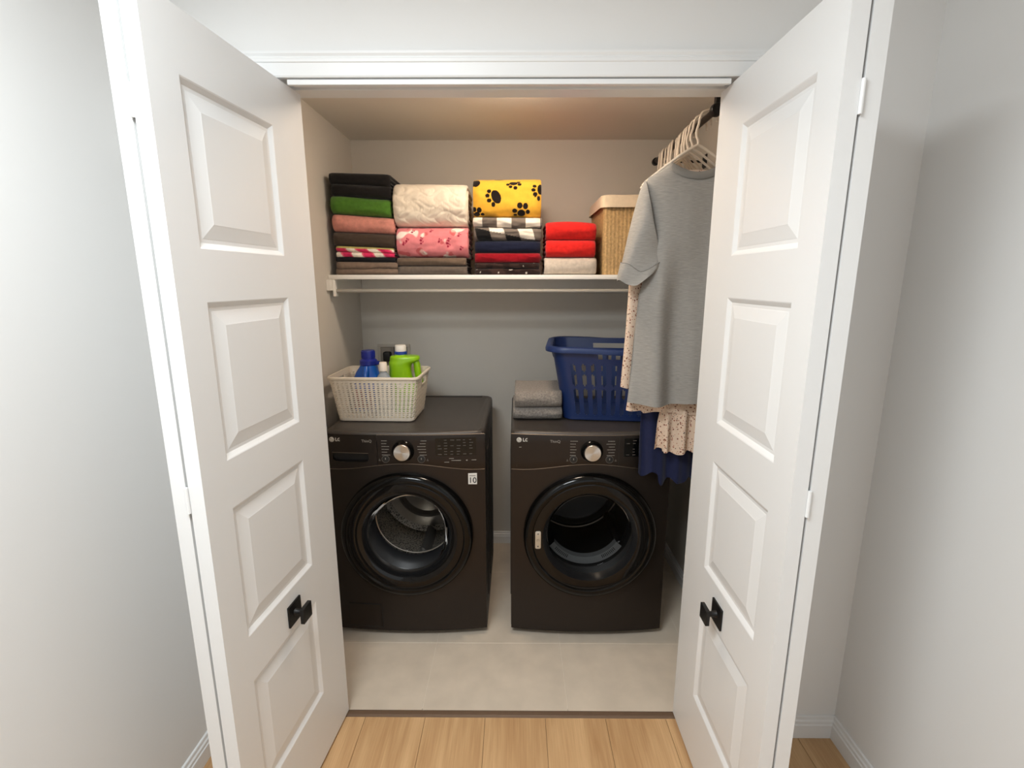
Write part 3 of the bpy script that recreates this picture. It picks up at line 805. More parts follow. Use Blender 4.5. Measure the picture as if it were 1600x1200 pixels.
folded('folded_blanket', 'black blanket folded in two on top of the leftmost stack', 'blanket', L0 + 0.003, L1 - 0.004, YFo - 0.004, (Zp(302) + .001, Zp(309) + .001), (Zp(267), Zp(270)),
       fabric('black_fleece', (30, 28, 28), 0.3), folds=2, seed=6, rough=0.005, depth=0.3)
# ---- stack 2
A0, A1 = -0.553, -0.232
folded('folded_towel', 'smooth grey towel at the bottom of the second stack from the left', 'towel', A0, A1, YFo, (SH, SH), (Zp(415), Zp(415)),
       fabric('grey_towel', (98, 88, 80), 0.4), folds=1, seed=11, rough=0.003)
folded('folded_towel', 'brown grey towel under the pink flowered blanket', 'towel', A0, A1, YFo, (Zp(415) + .001, Zp(415) + .001), (Zp(401.5), Zp(401.5)),
       fabric('brown_towel', (104, 88, 74), 0.5), folds=1, seed=12, rough=0.003)
fl_pts = [(0.035, -0.008), (0.05, 0.008), (0.115, 0.012), (0.118, -0.002), (0.20, 0.004), (0.235, -0.006), (0.243, 0.006), (0.24, -0.02), (0.075, 0.05), (0.16, 0.055), (0.29, 0.03), (0.30, -0.03)]
def pinkflor(u, v, fo, q):
    a = noise.noise(Vector((u * 16, v * 16, 3.3))) + 0.45 * noise.noise(Vector((u * 38, v * 38, 1.1)))
    w_ = max(0, min(1, (a - 0.16) / 0.12)); base = lin(224, 132, 136); wh = lin(244, 226, 214)
    c = [base[i] * (1 - w_) + wh[i] * w_ for i in range(3)]
    d = noise.noise(Vector((u * 22 + 9, v * 22, 7.7)))
    if d < -0.34: c = [x * 0.82 for x in c[:1]] + [x * 0.55 for x in c[1:]]
    for (px, pv) in fl_pts:
        for k, (ox, ov, rr_) in enumerate(((0, 0, 0.0052), (0.009, 0.007, 0.004), (0.002, 0.011, 0.0035))):
            if (u - px - ox) ** 2 + (v - pv - ov) ** 2 < rr_ ** 2: return lin(150, 30, 58) if k != 1 else lin(186, 70, 92)
    return (c[0], c[1], c[2], 1)
folded('folded_blanket', 'pink fleece blanket with white and crimson flowers under the white quilt', 'blanket', A0 - 0.002, A1 + 0.008, YFo - 0.004, (Zp(401.5) + .001, Zp(401.5) + .001), (Zp(352), Zp(352)),
       fabric('pink_flower_fleece', None, 0.4, attr='Col', var=0.05), folds=1, inner=3, seed=13, rough=0.006, colf=pinkflor, nx=130, step=0.003, sq=2.3)
def quilt(u, v):
    # leaf shaped stitching: rows of crossing wavy seams
    w1 = v * 52 + 1.0 * math.sin(u * 46); w2 = u * 46 + 0.9 * math.sin(v * 60) + (1.57 if int(w1 / PI + 50) % 2 else 0)
    s = min(abs(math.sin(w1)), abs(math.sin(w2)) * 1.1, 0.25 + abs(math.sin(w1 * 0.5 + w2 * 1.5)))
    return 0.0042 * min(1, s * 1.5) ** 0.6 + 0.0007 * noise.noise(Vector((u * 40, v * 40, 2)))
folded('folded_blanket', 'thick white stitched quilt on top of the second stack from the left', 'quilt', A0 - 0.006, A1 + 0.006, YFo - 0.010, (Zp(352) + .001, Zp(352) + .001), (Zp(281.5), Zp(283)),
       fabric('white_quilt', (238, 226, 208), 0.25, 300, var=0.03), folds=1, inner=4, seed=14, rough=0.008, quilt=quilt, nx=130, step=0.004, sq=2.4)
# ---- stack 3
B0, B1 = -0.190, 0.112
def darkbits(u, v, fo, q):
    if noise.noise(Vector((u * 60, v * 60, fo + 4))) > 0.56: return lin(190, 180, 170)
    return lin(40, 28, 26) if noise.noise(Vector((u * 14, v * 30, fo))) > -0.1 else lin(58, 42, 38)
folded('folded_blanket', 'very dark brown blanket with light flecks at the bottom of the yellow topped stack', 'blanket', B0, B1, YFo, (SH, SH), (Zp(410), Zp(410)),
       fabric('dark_brown_print', None, 0.3, attr='Col'), folds=2, inner=1, seed=21, rough=0.006, colf=darkbits, nx=110, step=0.003)
folded('folded_blanket', 'dark red blanket between the navy and the dark brown ones', 'blanket', B0 + 0.002, B1 + 0.003, YFo - 0.003, (Zp(410) + .001, Zp(410) + .001), (Zp(394), Zp(394)),
       fabric('crimson_fleece', (138, 16, 28), 0.4), folds=1, seed=22, rough=0.007)
folded('folded_blanket', 'navy blanket under the black and white checked one', 'blanket', B0 + 0.004, B1, YFo, (Zp(394) + .001, Zp(394) + .001), (Zp(374), Zp(374)),
       fabric('navy_fleece', (24, 28, 48), 0.4), folds=1, seed=23, rough=0.004)
def plaid(u, v, fo, q):
    p = 0.0665
    ou = 0.0 if fo == 1 else 0.03 + 0.25 * v
    a = ((u + 0.026 + ou) / p) % 2 > 1
    b = ((v + (0.01 if fo == 1 else 0.105) + (0 if fo == 1 else 0.22 * u)) / p) % 2 > 1
    if fo == 1: b = abs(v) > 0.055
    if a and b: return lin(22, 21, 22)
    if a or b: return lin(112, 102, 94)
    return lin(232, 222, 208)
folded('folded_blanket', 'black and white checked flannel blanket under the yellow paw blanket', 'blanket', B0 - 0.004, B1 + 0.004, YFo - 0.004, (Zp(374) + .001, Zp(374) + .001), (Zp(337), Zp(338)),
       fabric('checked_flannel', None, 0.3, attr='Col', var=0.06), folds=2, inner=2, seed=24, rough=0.010, colf=plaid, nx=150, step=0.003, splits=[0, .58, 1])
paws = [  # pad and toe ellipses: x, height, half sizes, tilt in photo pixels on the front of the fold
    (776, 306, 7.2, 10.5, 25), (765, 297.5, 3.4, 2.9, 0), (762.3, 304, 3.6, 3, 0), (765, 311.3, 3.6, 3.4, 0), (771.5, 317.3, 3.1, 3.6, 0),
    (803, 284.0, 6.5, 3.4, 0), (794.5, 286, 3, 2.1, 0), (798.5, 290, 3, 2.4, 0), (806, 292, 3.2, 3, 0), (812.5, 286, 3.2, 2.6, 0), (811, 281.5, 3, 2, 0),
    (815.5, 331, 6.2, 6.6, 0), (805, 326.5, 4, 3.6, 0), (813, 318, 4.4, 4.6, 0), (822, 319, 4, 4.8, 0), (825.7, 328.2, 3.2, 4, 0), (806, 334.5, 3, 2.4, 0),
    (845, 294, 4.6, 8.5, 0), (836, 289, 3.2, 2.6, 0), (834.3, 295.5, 3.4, 3, 0), (837, 302.5, 3.6, 3.8, 0), (842.5, 308.5, 2.6, 3.6, 0),
    (744, 281.5, 7, 8, 0), (745, 334, 5, 5, 0), (749, 326, 4, 4.4, 0), (754, 334, 3.2, 3, 0), (741.5, 325, 3, 4, 0),
    (780, 268, 8, 5, 0), (771, 262, 3.5, 3.5, 0), (779, 258, 3.5, 3.5, 0), (788, 262, 3.5, 3.5, 0), (826, 262, 8, 7, 0), (817, 254, 3.5, 3.5, 0), (826, 250, 3.5, 3.5, 0), (835, 254, 3.5, 3.5, 0)]
PW = [((px - 741) * 0.00291, (306 - py) * 0.00286, rx * 0.0029, ry * 0.0029, R(t)) for px, py, rx, ry, t in paws]
def pawf(u, v, fo, q):
    if q == 0:
        for a, b, rx, ry, t in PW:
            dx, dv = u - a, v - b
            if abs(dx) > 0.04 or abs(dv) > 0.04: continue
            if t: dx, dv = dx * math.cos(t) + dv * math.sin(t), -dx * math.sin(t) + dv * math.cos(t)
            if (dx / rx) ** 2 + (dv / ry) ** 2 < 1: return lin(30, 24, 22)
    return lin(228, 174, 60)
folded('folded_blanket', 'yellow fleece blanket printed with black paw marks on top of the third stack', 'blanket', B0 - 0.001, B1, YFo - 0.004, (Zp(337) + .001, Zp(338) + .001), (Zp(276), Zp(275)),
       fabric('yellow_paw_fleece', None, 0.3, attr='Col', var=0.05), folds=1, inner=3, seed=25, rough=0.005, colf=pawf, nx=240, step=0.0018, sq=2.8, depth=0.26)
# ---- stack 4
C0, C1 = 0.142, 0.374
folded('folded_towel', 'pale grey towel folded in two below the red towels', 'towel', C0, C1 + 0.003, YFo, (SH, SH), (Zp(401), Zp(401)),
       fabric('pale_grey_towel', (198, 186, 172), 0.5, 480), folds=1, inner=2, seed=31, rough=0.004)
folded('folded_towel', 'lower of the two bright red towels beside the wicker basket', 'towel', C0 + 0.003, C1 - 0.002, YFo - 0.003, (Zp(401) + .001, Zp(401) + .001), (Zp(372.5), Zp(373)),
       fabric('red_towel', (206, 38, 34), 0.5, 480), folds=1, seed=32, rough=0.004, group=None)
folded('folded_towel', 'upper of the two bright red towels, rounded on top, beside the wicker basket', 'towel', C0 + 0.001, C1 - 0.002, YFo - 0.003, (Zp(372.5) + .001, Zp(373) + .001), (Zp(344.5), Zp(346)),
       fabric('red_towel_top', (208, 38, 34), 0.5, 480), folds=1, seed=33, rough=0.004, bow=0.006)
# ---- two grey towels on the dryer
ZT = 0.9812
def speck(name, rgb):
    m = fabric(name, rgb, 0.9, 260, var=0.3, vscale=150)
    return m
folded('folded_towel', 'lower and thinner of the two grey flecked towels on the dryer', 'towel', -0.006, 0.207, 2.17, (ZT, ZT), (1.034, 1.036), speck('flecked_grey_towel', (128, 122, 116)), depth=0.27, folds=1, seed=41, rough=0.005)
folded('folded_towel', 'upper and thicker of the two grey flecked towels on the dryer', 'towel', 0.000, 0.206, 2.166, (1.035, 1.037), (1.112, 1.113), speck('flecked_grey_towel_top', (134, 126, 118)), depth=0.27, folds=1, inner=3, seed=42, rough=0.005)

# ---------------------------------------------------------------- wicker basket with liner on the shelf
def wicker_mat():
    m = mat('wicker', None, 0.7, attr='Col', var=0.2, vscale=90, bump=0.3, bscale=300); return m
wb = empty('wicker_basket', (0.605, 2.582, SH), 0, 'tan woven wicker basket with beige cloth liner at the right end of the shelf', 'basket')
def wbox(hx, hy, u, v, H, tp=0.012):
    k = v * tp
    (x, y), n_ = rrect(hx + k, hy + k, 0.016, u)
    return x, y, v * H, n_
WHX, WHY, WH = 0.190, 0.182, 0.345
NU, NV = 420, 150
vs, fs, cs, of = [], [], [], []
per = 4 * (WHX + WHY)
def hole_w(u, v):
    (x, y), n_ = rrect(WHX, WHY, 0.016, u)
    return abs(n_[1]) > 0.9 and y < 0 and abs(x - 0.005) < 0.042 and 0.735 < v < 0.845
for j in range(NV + 1):
    for i in range(NU):
        u, v = i / NU, j / NV
        x, y, z, n_ = wbox(WHX, WHY, u, v, WH)
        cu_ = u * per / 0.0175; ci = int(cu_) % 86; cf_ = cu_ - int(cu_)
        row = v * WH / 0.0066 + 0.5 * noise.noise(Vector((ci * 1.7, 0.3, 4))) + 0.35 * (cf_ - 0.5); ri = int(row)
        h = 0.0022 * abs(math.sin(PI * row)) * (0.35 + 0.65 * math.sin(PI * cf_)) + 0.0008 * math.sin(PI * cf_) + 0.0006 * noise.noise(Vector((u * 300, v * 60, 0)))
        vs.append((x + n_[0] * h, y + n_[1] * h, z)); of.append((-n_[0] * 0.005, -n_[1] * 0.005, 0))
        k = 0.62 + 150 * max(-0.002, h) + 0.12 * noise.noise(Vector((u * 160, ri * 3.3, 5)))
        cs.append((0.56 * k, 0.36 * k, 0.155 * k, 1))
for j in range(NV):
    for i in range(NU):
        if hole_w((i + .5) / NU, (j + .5) / NV): continue
        fs.append((j * NU + i, j * NU + (i + 1) % NU, (j + 1) * NU + (i + 1) % NU, (j + 1) * NU + i))
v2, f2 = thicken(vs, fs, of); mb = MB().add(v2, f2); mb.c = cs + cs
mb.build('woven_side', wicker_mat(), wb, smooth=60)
MB().box(-WHX + 0.005, WHX - 0.005, -WHY + 0.005, WHY - 0.005, 0.0005, 0.008).build('basket_bottom', mat('wicker_bottom', (160, 118, 70), 0.8), wb)
mb = MB(); rings = []
lm = fabric('liner_cloth', (222, 204, 178), 0.2, 500, var=0.04)
for d, z in ((-0.008, 0.04), (-0.008, 0.345), (-0.006, 0.352), (0.012, 0.354), (0.0165, 0.350), (0.0185, 0.303), (0.0195, 0.300), (0.0165, 0.301)):
    ring = []
    for i in range(120):
        (x, y), n_ = rrect(WHX + 0.008, WHY + 0.008, 0.02, i / 120)
        wv = 0.0012 * noise.noise(Vector((i * 0.4, z * 20, 1)))
        ring.append((x + n_[0] * (d + wv), y + n_[1] * (d + wv), z + 0.0015 * noise.noise(Vector((i * .15, 2, z)))))
    rings.append(ring)
mb.loft(rings); mb.build('cloth_liner', lm, wb)['label'] = 'beige cloth liner folded over the rim'
mb = MB(); mb.tube([(-0.036 + 0.005, -WHY - 0.013, 0.253)] + [(0.005 + 0.04 * math.cos(a), -WHY - 0.0125, 0.262 + 0.0) for a in []] + [(0.041, -WHY - 0.013, 0.253)], 0.0035, 8)
mb.build('handle_edge', mat('wicker_edge', (190, 150, 96), 0.7), wb)
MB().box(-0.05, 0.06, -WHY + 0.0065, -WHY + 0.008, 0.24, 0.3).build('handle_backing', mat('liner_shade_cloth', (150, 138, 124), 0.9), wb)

# ---------------------------------------------------------------- white plastic woven basket on the washer
pb = empty('plastic_basket', (-0.627, 2.276, 0.9812), R(-1.5), 'cream white plastic woven basket holding bottles on the washing machine', 'basket')
M['cream_plastic'] = mat('cream_plastic', (226, 214, 196), 0.4)
PH = 0.204; NU = 264
def pbox(u, v):
    hx = 0.172 + 0.028 * v; hy = 0.124 + 0.026 * v
    (x, y), n_ = rrect(hx, hy, 0.028, u); return x, y, n_
vs, fs, of = [], [], []
vv = [0.0, 0.035]
for j in range(18): vv += [0.035 + (j + 0.45) * 0.0478, 0.035 + (j + 1) * 0.0478]
vv += [0.93, 1.0]
NV = len(vv) - 1
for j, v in enumerate(vv):
    for i in range(NU):
        x, y, n_ = pbox(i / NU, v)
        bulg = 0.0
        if 1 < j < NV - 1: bulg = 0.0012 * (1 if (i // 2 + j // 2) % 2 else -1)
        vs.append((x + n_[0] * bulg, y + n_[1] * bulg, v * PH)); of.append((-n_[0] * 0.0025, -n_[1] * 0.0025, 0))
for j in range(NV):
    for i in range(NU):
        (x, y), n_ = rrect(0.19, 0.142, 0.028, (i + .5) / NU)
        row = (j - 1) // 2
        hole = 1 <= j < NV - 2 and (j - 1) % 2 == 0 and i % 4 < 2
        if abs(n_[0]) > 0.9 and abs(y) < 0.042 and 0.74 < (vv[j] + vv[j + 1]) / 2 < 0.91: hole = True
        if not hole: fs.append((j * NU + i, j * NU + (i + 1) % NU, (j + 1) * NU + (i + 1) % NU, (j + 1) * NU + i))
v2, f2 = thicken(vs, fs, of)
MB().add(v2, f2).build('woven_side', M['cream_plastic'], pb, smooth=40)
mb = MB(); rings = []
for d, z in ((-0.004, PH - 0.004), (-0.003, PH + 0.001), (0.003, PH + 0.002), (0.007, PH - 0.001), (0.007, PH - 0.008), (0.005, PH - 0.010)):
    rings.append([(p[0] + n_[0] * d, p[1] + n_[1] * d, z) for p, n_ in [rrect(0.2, 0.15, 0.028, i / 160) for i in range(160)]])
mb.loft(rings); mb.build('rim', M['cream_plastic'], pb)
mb = MB(); rings = []
for s, z in ((1.0, 0.012), (1.0, 0.004), (0.985, 0.0)):
    rings.append([(p[0] * s, p[1] * s, z) for p, n_ in [rrect(0.1735, 0.1255, 0.028, i / 120) for i in range(120)]])
mb.loft(rings, cap1=True); mb.add([(p[0], p[1], 0.004) for p, n_ in [rrect(0.171, 0.123, 0.028, i / 120) for i in range(120)]], [tuple(range(120))]); mb.build('basket_bottom', M['cream_plastic'], pb)
for s in (-1, 1):
    mb = MB(); x = s * 0.2008
    mb.tube([(x - s * 0.003, -0.044 , 0.187), (x - s * 0.0045, -0.046, 0.170), (x - s * 0.006, -0.04, 0.152), (x - s * 0.006, 0.04, 0.152), (x - s * 0.0045, 0.046, 0.170), (x - s * 0.003, 0.044, 0.187)], 0.0032, 8, closed=True)
    mb.build('handle_edge', M['cream_plastic'], pb)

# ---------------------------------------------------------------- bottles in the basket
BZ = 0.9812 + 0.0045
def sellipse(cx, cy, hx, hy, z, n=40, e=2.6):
    out = []
    for i in range(n):
        a = 2 * PI * i / n; c, s = math.cos(a), math.sin(a)
        out.append((cx + hx * abs(c) ** (2 / e) * (1 if c > 0 else -1), cy + hy * abs(s) ** (2 / e) * (1 if s > 0 else -1), z))
    return out
def smooth_rings(keys, n=40, sub=5, e=2.6):
    """keys: (z, cx, hx, hy)"""
    rings = []
    K = [Vector(k) for k in keys]
    for i in range(len(K) - 1):
        p0, p1, p2, p3 = K[max(i - 1, 0)], K[i], K[i + 1], K[min(i + 2, len(K) - 1)]
        for s in range(sub):
            t = s / sub
            q = 0.5 * ((2 * p1) + (p2 - p0) * t + (2 * p0 - 5 * p1 + 4 * p2 - p3) * t * t + (3 * p1 - p0 - 3 * p2 + p3) * t ** 3)
            rings.append(sellipse(q[1], 0, q[2], q[3], q[0], n, e))
    q = K[-1]; rings.append(sellipse(q[1], 0, q[2], q[3], q[0], n, e))
    return rings
# blue detergent jug (handle turned to the front right)
bj = empty('detergent_jug', (-0.708, 2.33, BZ), R(-12), 'blue detergent jug with dark blue cap in the left of the white basket', 'bottle')
M['blue_plastic'] = mat('blue_jug', (14, 84, 176), 0.22, coat=0.2); M['navy_plastic'] = mat('navy_cap', (20, 34, 128), 0.3)
mb = MB(); mb.loft(smooth_rings([(0.0, 0, 0.066, 0.045), (0.004, 0, 0.070, 0.048), (0.05, 0, 0.072, 0.05), (0.12, 0, 0.070, 0.05), (0.16, -0.002, 0.064, 0.047), (0.19, 0.0, 0.052, 0.042), (0.212, 0.006, 0.042, 0.038), (0.226, 0.008, 0.036, 0.036)]), cap0=True, cap1=True)
mb.build('jug_body', M['blue_plastic'], bj)
mb = MB(); mb.tube([(0.012, -0.034, 0.215), (0.02, -0.058, 0.19), (0.02, -0.066, 0.15), (0.015, -0.066, 0.1), (0.01, -0.052, 0.06), (0.008, -0.04, 0.05)], lambda t: 0.011 + 0.004 * abs(t - .5), 12)
mb.build('jug_handle', M['blue_plastic'], bj)
mb = MB(); mb.lathe([(0.0375, 0.222), (0.041, 0.226), (0.041, 0.245), (0.036, 0.25), (0.031, 0.254), (0.031, 0.29), (0.0295, 0.293), (0.0, 0.294)], 40, c=(0.008, 0, 0))
mb.box(0.03, 0.062, -0.012, 0.012, 0.226, 0.243, bev=0.004, seg=2)
for k in range(28):
    a = 2 * PI * k / 28; mb.tube([(0.008 + 0.0311 * math.cos(a), 0.0311 * math.sin(a), 0.258), (0.008 + 0.0311 * math.cos(a), 0.0311 * math.sin(a), 0.288)], 0.0011, 5)
mb.build('cap', M['navy_plastic'], bj)
mb = MB(); mb.loft([[(x * 0.9, -0.0505 - 0.0003, z) for x in (-0.055, 0.055)] for z in (0.02, 0.11)], closed=False); mb.build('label', mat('jug_label', (150, 60, 70), 0.5), bj)
# lime green jug with a through handle on its right
gj = empty('detergent_jug', (-0.536, 2.345, BZ), R(6), 'lime green detergent jug with white cap in the right of the white basket', 'bottle')
M['lime'] = mat('lime_jug', (138, 190, 12), 0.3, coat=0.1)
mb = MB(); mb.loft(smooth_rings([(0.0, 0.005, 0.068, 0.045), (0.004, 0.005, 0.072, 0.048), (0.07, 0.004, 0.072, 0.048), (0.11, -0.003, 0.065, 0.048), (0.15, -0.014, 0.053, 0.046), (0.20, -0.016, 0.049, 0.046), (0.222, -0.012, 0.054, 0.046), (0.236, 0.004, 0.066, 0.045), (0.249, 0.006, 0.066, 0.043), (0.256, 0.004, 0.060, 0.038), (0.258, -0.012, 0.03, 0.03), (0.266, -0.012, 0.025, 0.025)], n=48), cap0=True, cap1=True)
mb.build('jug_body', M['lime'], gj)
mb = MB(); mb.tube([(0.040, 0, 0.242), (0.052, 0, 0.234), (0.058, 0, 0.215), (0.060, 0, 0.185), (0.065, 0, 0.15), (0.070, 0, 0.12), (0.066, 0, 0.095), (0.05, 0, 0.08)], lambda t: 0.015 + 0.002 * t, 14, flat=1.3)
mb.build('jug_handle', M['lime'], gj)
mb = MB(); mb.lathe([(0.026, 0.262), (0.0285, 0.264), (0.0285, 0.275), (0.024, 0.278)], 36, c=(-0.012, 0, 0)); mb.build('collar', mat('blue_collar', (28, 60, 140), 0.35), gj)
mb = MB(); mb.lathe([(0.0245, 0.276), (0.0252, 0.279), (0.0245, 0.303), (0.0225, 0.306), (0.0, 0.307)], 36, c=(-0.012, 0, 0)); mb.build('cap', mat('white_cap', (228, 222, 212), 0.4), gj)
mb = MB(); mb.lathe([(0.0, -0.0015), (0.019, -0.001), (0.0195, 0.003)], 30, axis='y', c=(-0.014, -0.0475, 0.13)); lb = mb.build('label', mat('label_white', (236, 226, 220), 0.5), gj)
mb = MB(); mb.box(-0.028, -0.012, -0.0495, -0.0485, 0.132, 0.138, bev=0.0004, seg=1); mb.build('label_print', M['ink'], lb)
gj.scale = (1.06, 1.0, 1.035); bj.scale = (1.0, 1.0, 1.0)
# small clear bottle
cb = empty('small_bottle', (-0.607, 2.235, BZ), 0, 'small clear bottle with white cap between the two jugs', 'bottle')
mb = MB(); mb.loft(smooth_rings([(0.0, 0, 0.030, 0.02), (0.003, 0, 0.033, 0.022), (0.12, 0, 0.033, 0.022), (0.15, 0, 0.031, 0.021), (0.168, 0, 0.022, 0.018), (0.178, 0, 0.0135, 0.0135), (0.186, 0, 0.012, 0.012)], n=36), cap0=True, cap1=True)
gm = bpy.data.materials.new('cloudy_plastic'); gm.use_nodes = True; gb = gm.node_tree.nodes['Principled BSDF']
gb.inputs['Base Color'].default_value = (0.80, 0.84, 0.88, 1); gb.inputs['Transmission Weight'].default_value = 0.7; gb.inputs['Roughness'].default_value = 0.25; gb.inputs['IOR'].default_value = 1.2
mb.build('bottle_body', gm, cb)
mb = MB(); mb.lathe([(0.0135, 0.184), (0.0165, 0.186), (0.0155, 0.218), (0.0145, 0.22), (0.0, 0.2205)], 32); mb.build('cap', mat('ivory_cap', (240, 226, 210), 0.4), cb)
mb = MB(); mb.loft([[(0.034 * math.cos(a), 0.0232 * math.sin(a), z) for a in [R(200 + 140 * i / 16) for i in range(17)]] for z in (0.04, 0.148)], closed=False); lb = mb.build('label', mat('bottle_label', (206, 210, 216), 0.5), cb)
mb = MB()
for k in range(3): mb.box(-0.012, 0.014 - k * 0.004, -0.0248, -0.0236, 0.139 - k * 0.006, 0.142 - k * 0.006)
mb.build('label_print', mat('label_blue', (70, 100, 150), 0.5), lb)

cb.scale = (1.1, 1.1, 1.14)
# ---------------------------------------------------------------- water supply box in the back wall
sb = empty('supply_box', (-0.695, YB, 1.17), 0, 'white washing machine water outlet box with grey hoses in the back wall', 'outlet box')
M['box_white'] = mat('outlet_plastic', (196, 188, 176), 0.5)
mb = MB()
mb.box(-0.098, 0.088, -0.010, -0.0005, 0.058, 0.075, bev=0.002, seg=1); mb.box(-0.098, 0.088, -0.010, -0.0005, -0.095, -0.075, bev=0.002, seg=1)
mb.box(-0.098, -0.082, -0.010, -0.0005, -0.075, 0.058, bev=0.002, seg=1); mb.box(0.072, 0.088, -0.010, -0.0005, -0.075, 0.058, bev=0.002, seg=1)
mb.build('frame', M['box_white'], sb)
MB().box(-0.082, 0.072, -0.0025, -0.0005, -0.075, 0.058).build('back_plate', mat('outlet_shade', (165, 155, 142), 0.7), sb)
for x in (-0.01, 0.006, 0.026, 0.042):
    mb = MB(); mb.tube([(x, -0.016, 0.06), (x, -0.017, 0.0), (x + 0.002, -0.02, -0.09), (x + 0.004, -0.03, -0.22)], 0.0058, 10); mb.build('hose', mat('hose_grey', (150, 142, 132), 0.5), sb)
mb = MB(); mb.box(-0.062, -0.02, -0.045, -0.003, -0.02, 0.034, bev=0.008, seg=3); mb.build('valve', M['plastic_dark'], sb)

# ---------------------------------------------------------------- blue laundry basket on the dryer
lb_ = empty('laundry_basket', (0.478, 2.322, 0.9812), R(-6), 'navy blue slotted plastic laundry basket standing on the dryer', 'basket')
M['blue_basket'] = mat('blue_basket_plastic', (22, 44, 92), 0.4)
LH = 0.335; NU = 240
def lbx(u, v):
    (x, y), n_ = rrect(0.248 + 0.055 * v ** 1.2, 0.158 + 0.05 * v ** 1.2, 0.06 + 0.01 * v, u); return x, y, n_
vv = [0, 0.03, 0.065, 0.085, 0.12, 0.2, 0.3, 0.39, 0.425, 0.445, 0.475, 0.5, 0.53, 0.6, 0.68, 0.735, 0.765, 0.785, 0.83, 0.85, 0.90, 0.92, 0.955, 1.0]
vs, fs, of = [], [], []
for v in vv:
    for i in range(NU):
        x, y, n_ = lbx(i / NU, v); vs.append((x, y, v * LH)); of.append((-n_[0] * 0.003, -n_[1] * 0.003, 0))
for j in range(len(vv) - 1):
    vm = (vv[j] + vv[j + 1]) / 2
    for i in range(NU):
        (x, y), n_ = rrect(0.27, 0.18, 0.062, (i + .5) / NU)
        straight = max(abs(n_[0]), abs(n_[1])) > 0.985
        hole = False
        if straight and (0.085 < vm < 0.425 or 0.5 < vm < 0.765) and i % 6 in (1, 2, 3): hole = True
        if straight and i % 6 == 2 and (0.065 < vm < 0.085 or 0.425 < vm < 0.445 or 0.475 < vm < .5 or 0.765 < vm < 0.785) : hole = True
        if abs(n_[1]) > 0.98 and abs(x) < 0.09 and 0.85 < vm < 0.92 and (y > 0 or i % 8 not in (0,)): hole = True
        if abs(n_[0]) > 0.98 and abs(y) < 0.06 and 0.83 < vm < 0.955: hole = True
        if not hole: fs.append((j * NU + i, j * NU + (i + 1) % NU, (j + 1) * NU + (i + 1) % NU, (j + 1) * NU + i))
v2, f2 = thicken(vs, fs, of)
MB().add(v2, f2).build('slotted_side', M['blue_basket'], lb_, smooth=40)
mb = MB(); rings = []
for d, z in ((-0.003, LH - 0.004), (0.002, LH + 0.003), (0.012, LH + 0.005), (0.024, LH + 0.001), (0.028, LH - 0.008), (0.027, LH - 0.020), (0.0245, LH - 0.021), (0.024, LH - 0.010), (0.004, LH - 0.004)):
    ring = []
    for i in range(160):
        p, n_ = rrect(0.303, 0.208, 0.07, i / 160)
        dip = -0.012 * math.exp(-((p[0]) / 0.11) ** 2) * abs(n_[1]) * 0.6
        ring.append((p[0] + n_[0] * d, p[1] + n_[1] * d, z + dip))
    rings.append(ring)
mb.loft(rings + [rings[0]]); mb.build('rim', M['blue_basket'], lb_)
mb = MB(); mb.loft([[(p[0] * s, p[1] * s, z) for p, n_ in [rrect(0.249, 0.159, 0.06, i / 96) for i in range(96)]] for s, z in ((1, 0.012), (1, 0.003), (0.985, 0))], cap1=True)
mb.add([(p[0], p[1], 0.005) for p, n_ in [rrect(0.247, 0.157, 0.06, i / 96) for i in range(96)]], [tuple(range(96))]); mb.build('basket_bottom', M['blue_basket'], lb_)
for s in (-1, 1):
    mb = MB(); mb.tube([(s * 0.303, -0.10, LH - 0.012), (s * 0.292, -0.085, LH - 0.055), (s * 0.29, 0.0, LH - 0.07), (s * 0.292, 0.085, LH - 0.055), (s * 0.303, 0.10, LH - 0.012)], 0.006, 8); mb.build('side_handle', M['blue_basket'], lb_)

# ---------------------------------------------------------------- hanging rod on the right, hangers
RX, RZ = 0.665, 2.156
cr_ = empty('clothes_rod', (RX, 1.80, RZ), 0, 'dark metal clothes rod with black brackets, holding the white hangers at top right', 'rod')
mb = MB(); mb.tube([(0, -0.005, 0), (0, 0.725, 0)], 0.011, 16); mb.build('rod', M['rod_dark'], cr_)
mb = MB(); mb.lathe([(0.0, -0.016), (0.018, -0.016), (0.021, -0.010), (0.021, 0.004), (0.017, 0.008), (0.0, 0.008)], 24, axis='y'); mb.box(-0.0065, 0.0065, -0.014, 0.006, 0.012, ZC - RZ - 0.0005); mb.box(-0.02, 0.02, -0.024, 0.016, ZC - RZ - 0.005, ZC - RZ - 0.0005, bev=0.001, seg=1)
mb.build('ceiling_bracket', M['black_metal'], cr_)
mb = MB(); mb.lathe([(0.0, 0.0), (0.017, 0.0), (0.017, 0.016), (0.0, 0.016)], 24, axis='y', c=(0, 0.716, 0)); mb.tube([(0, 0.724, 0), (0.12, 0.724, -0.0), (XR - RX - 0.001, 0.724, 0)], 0.006, 8); mb.box(XR - RX - 0.006, XR - RX - 0.0005, 0.70, 0.748, -0.03, 0.03, bev=0.001, seg=1)
mb.build('wall_bracket', M['black_metal'], cr_)
M['hanger_white'] = mat('white_hanger_plastic', (226, 214, 198), 0.4)
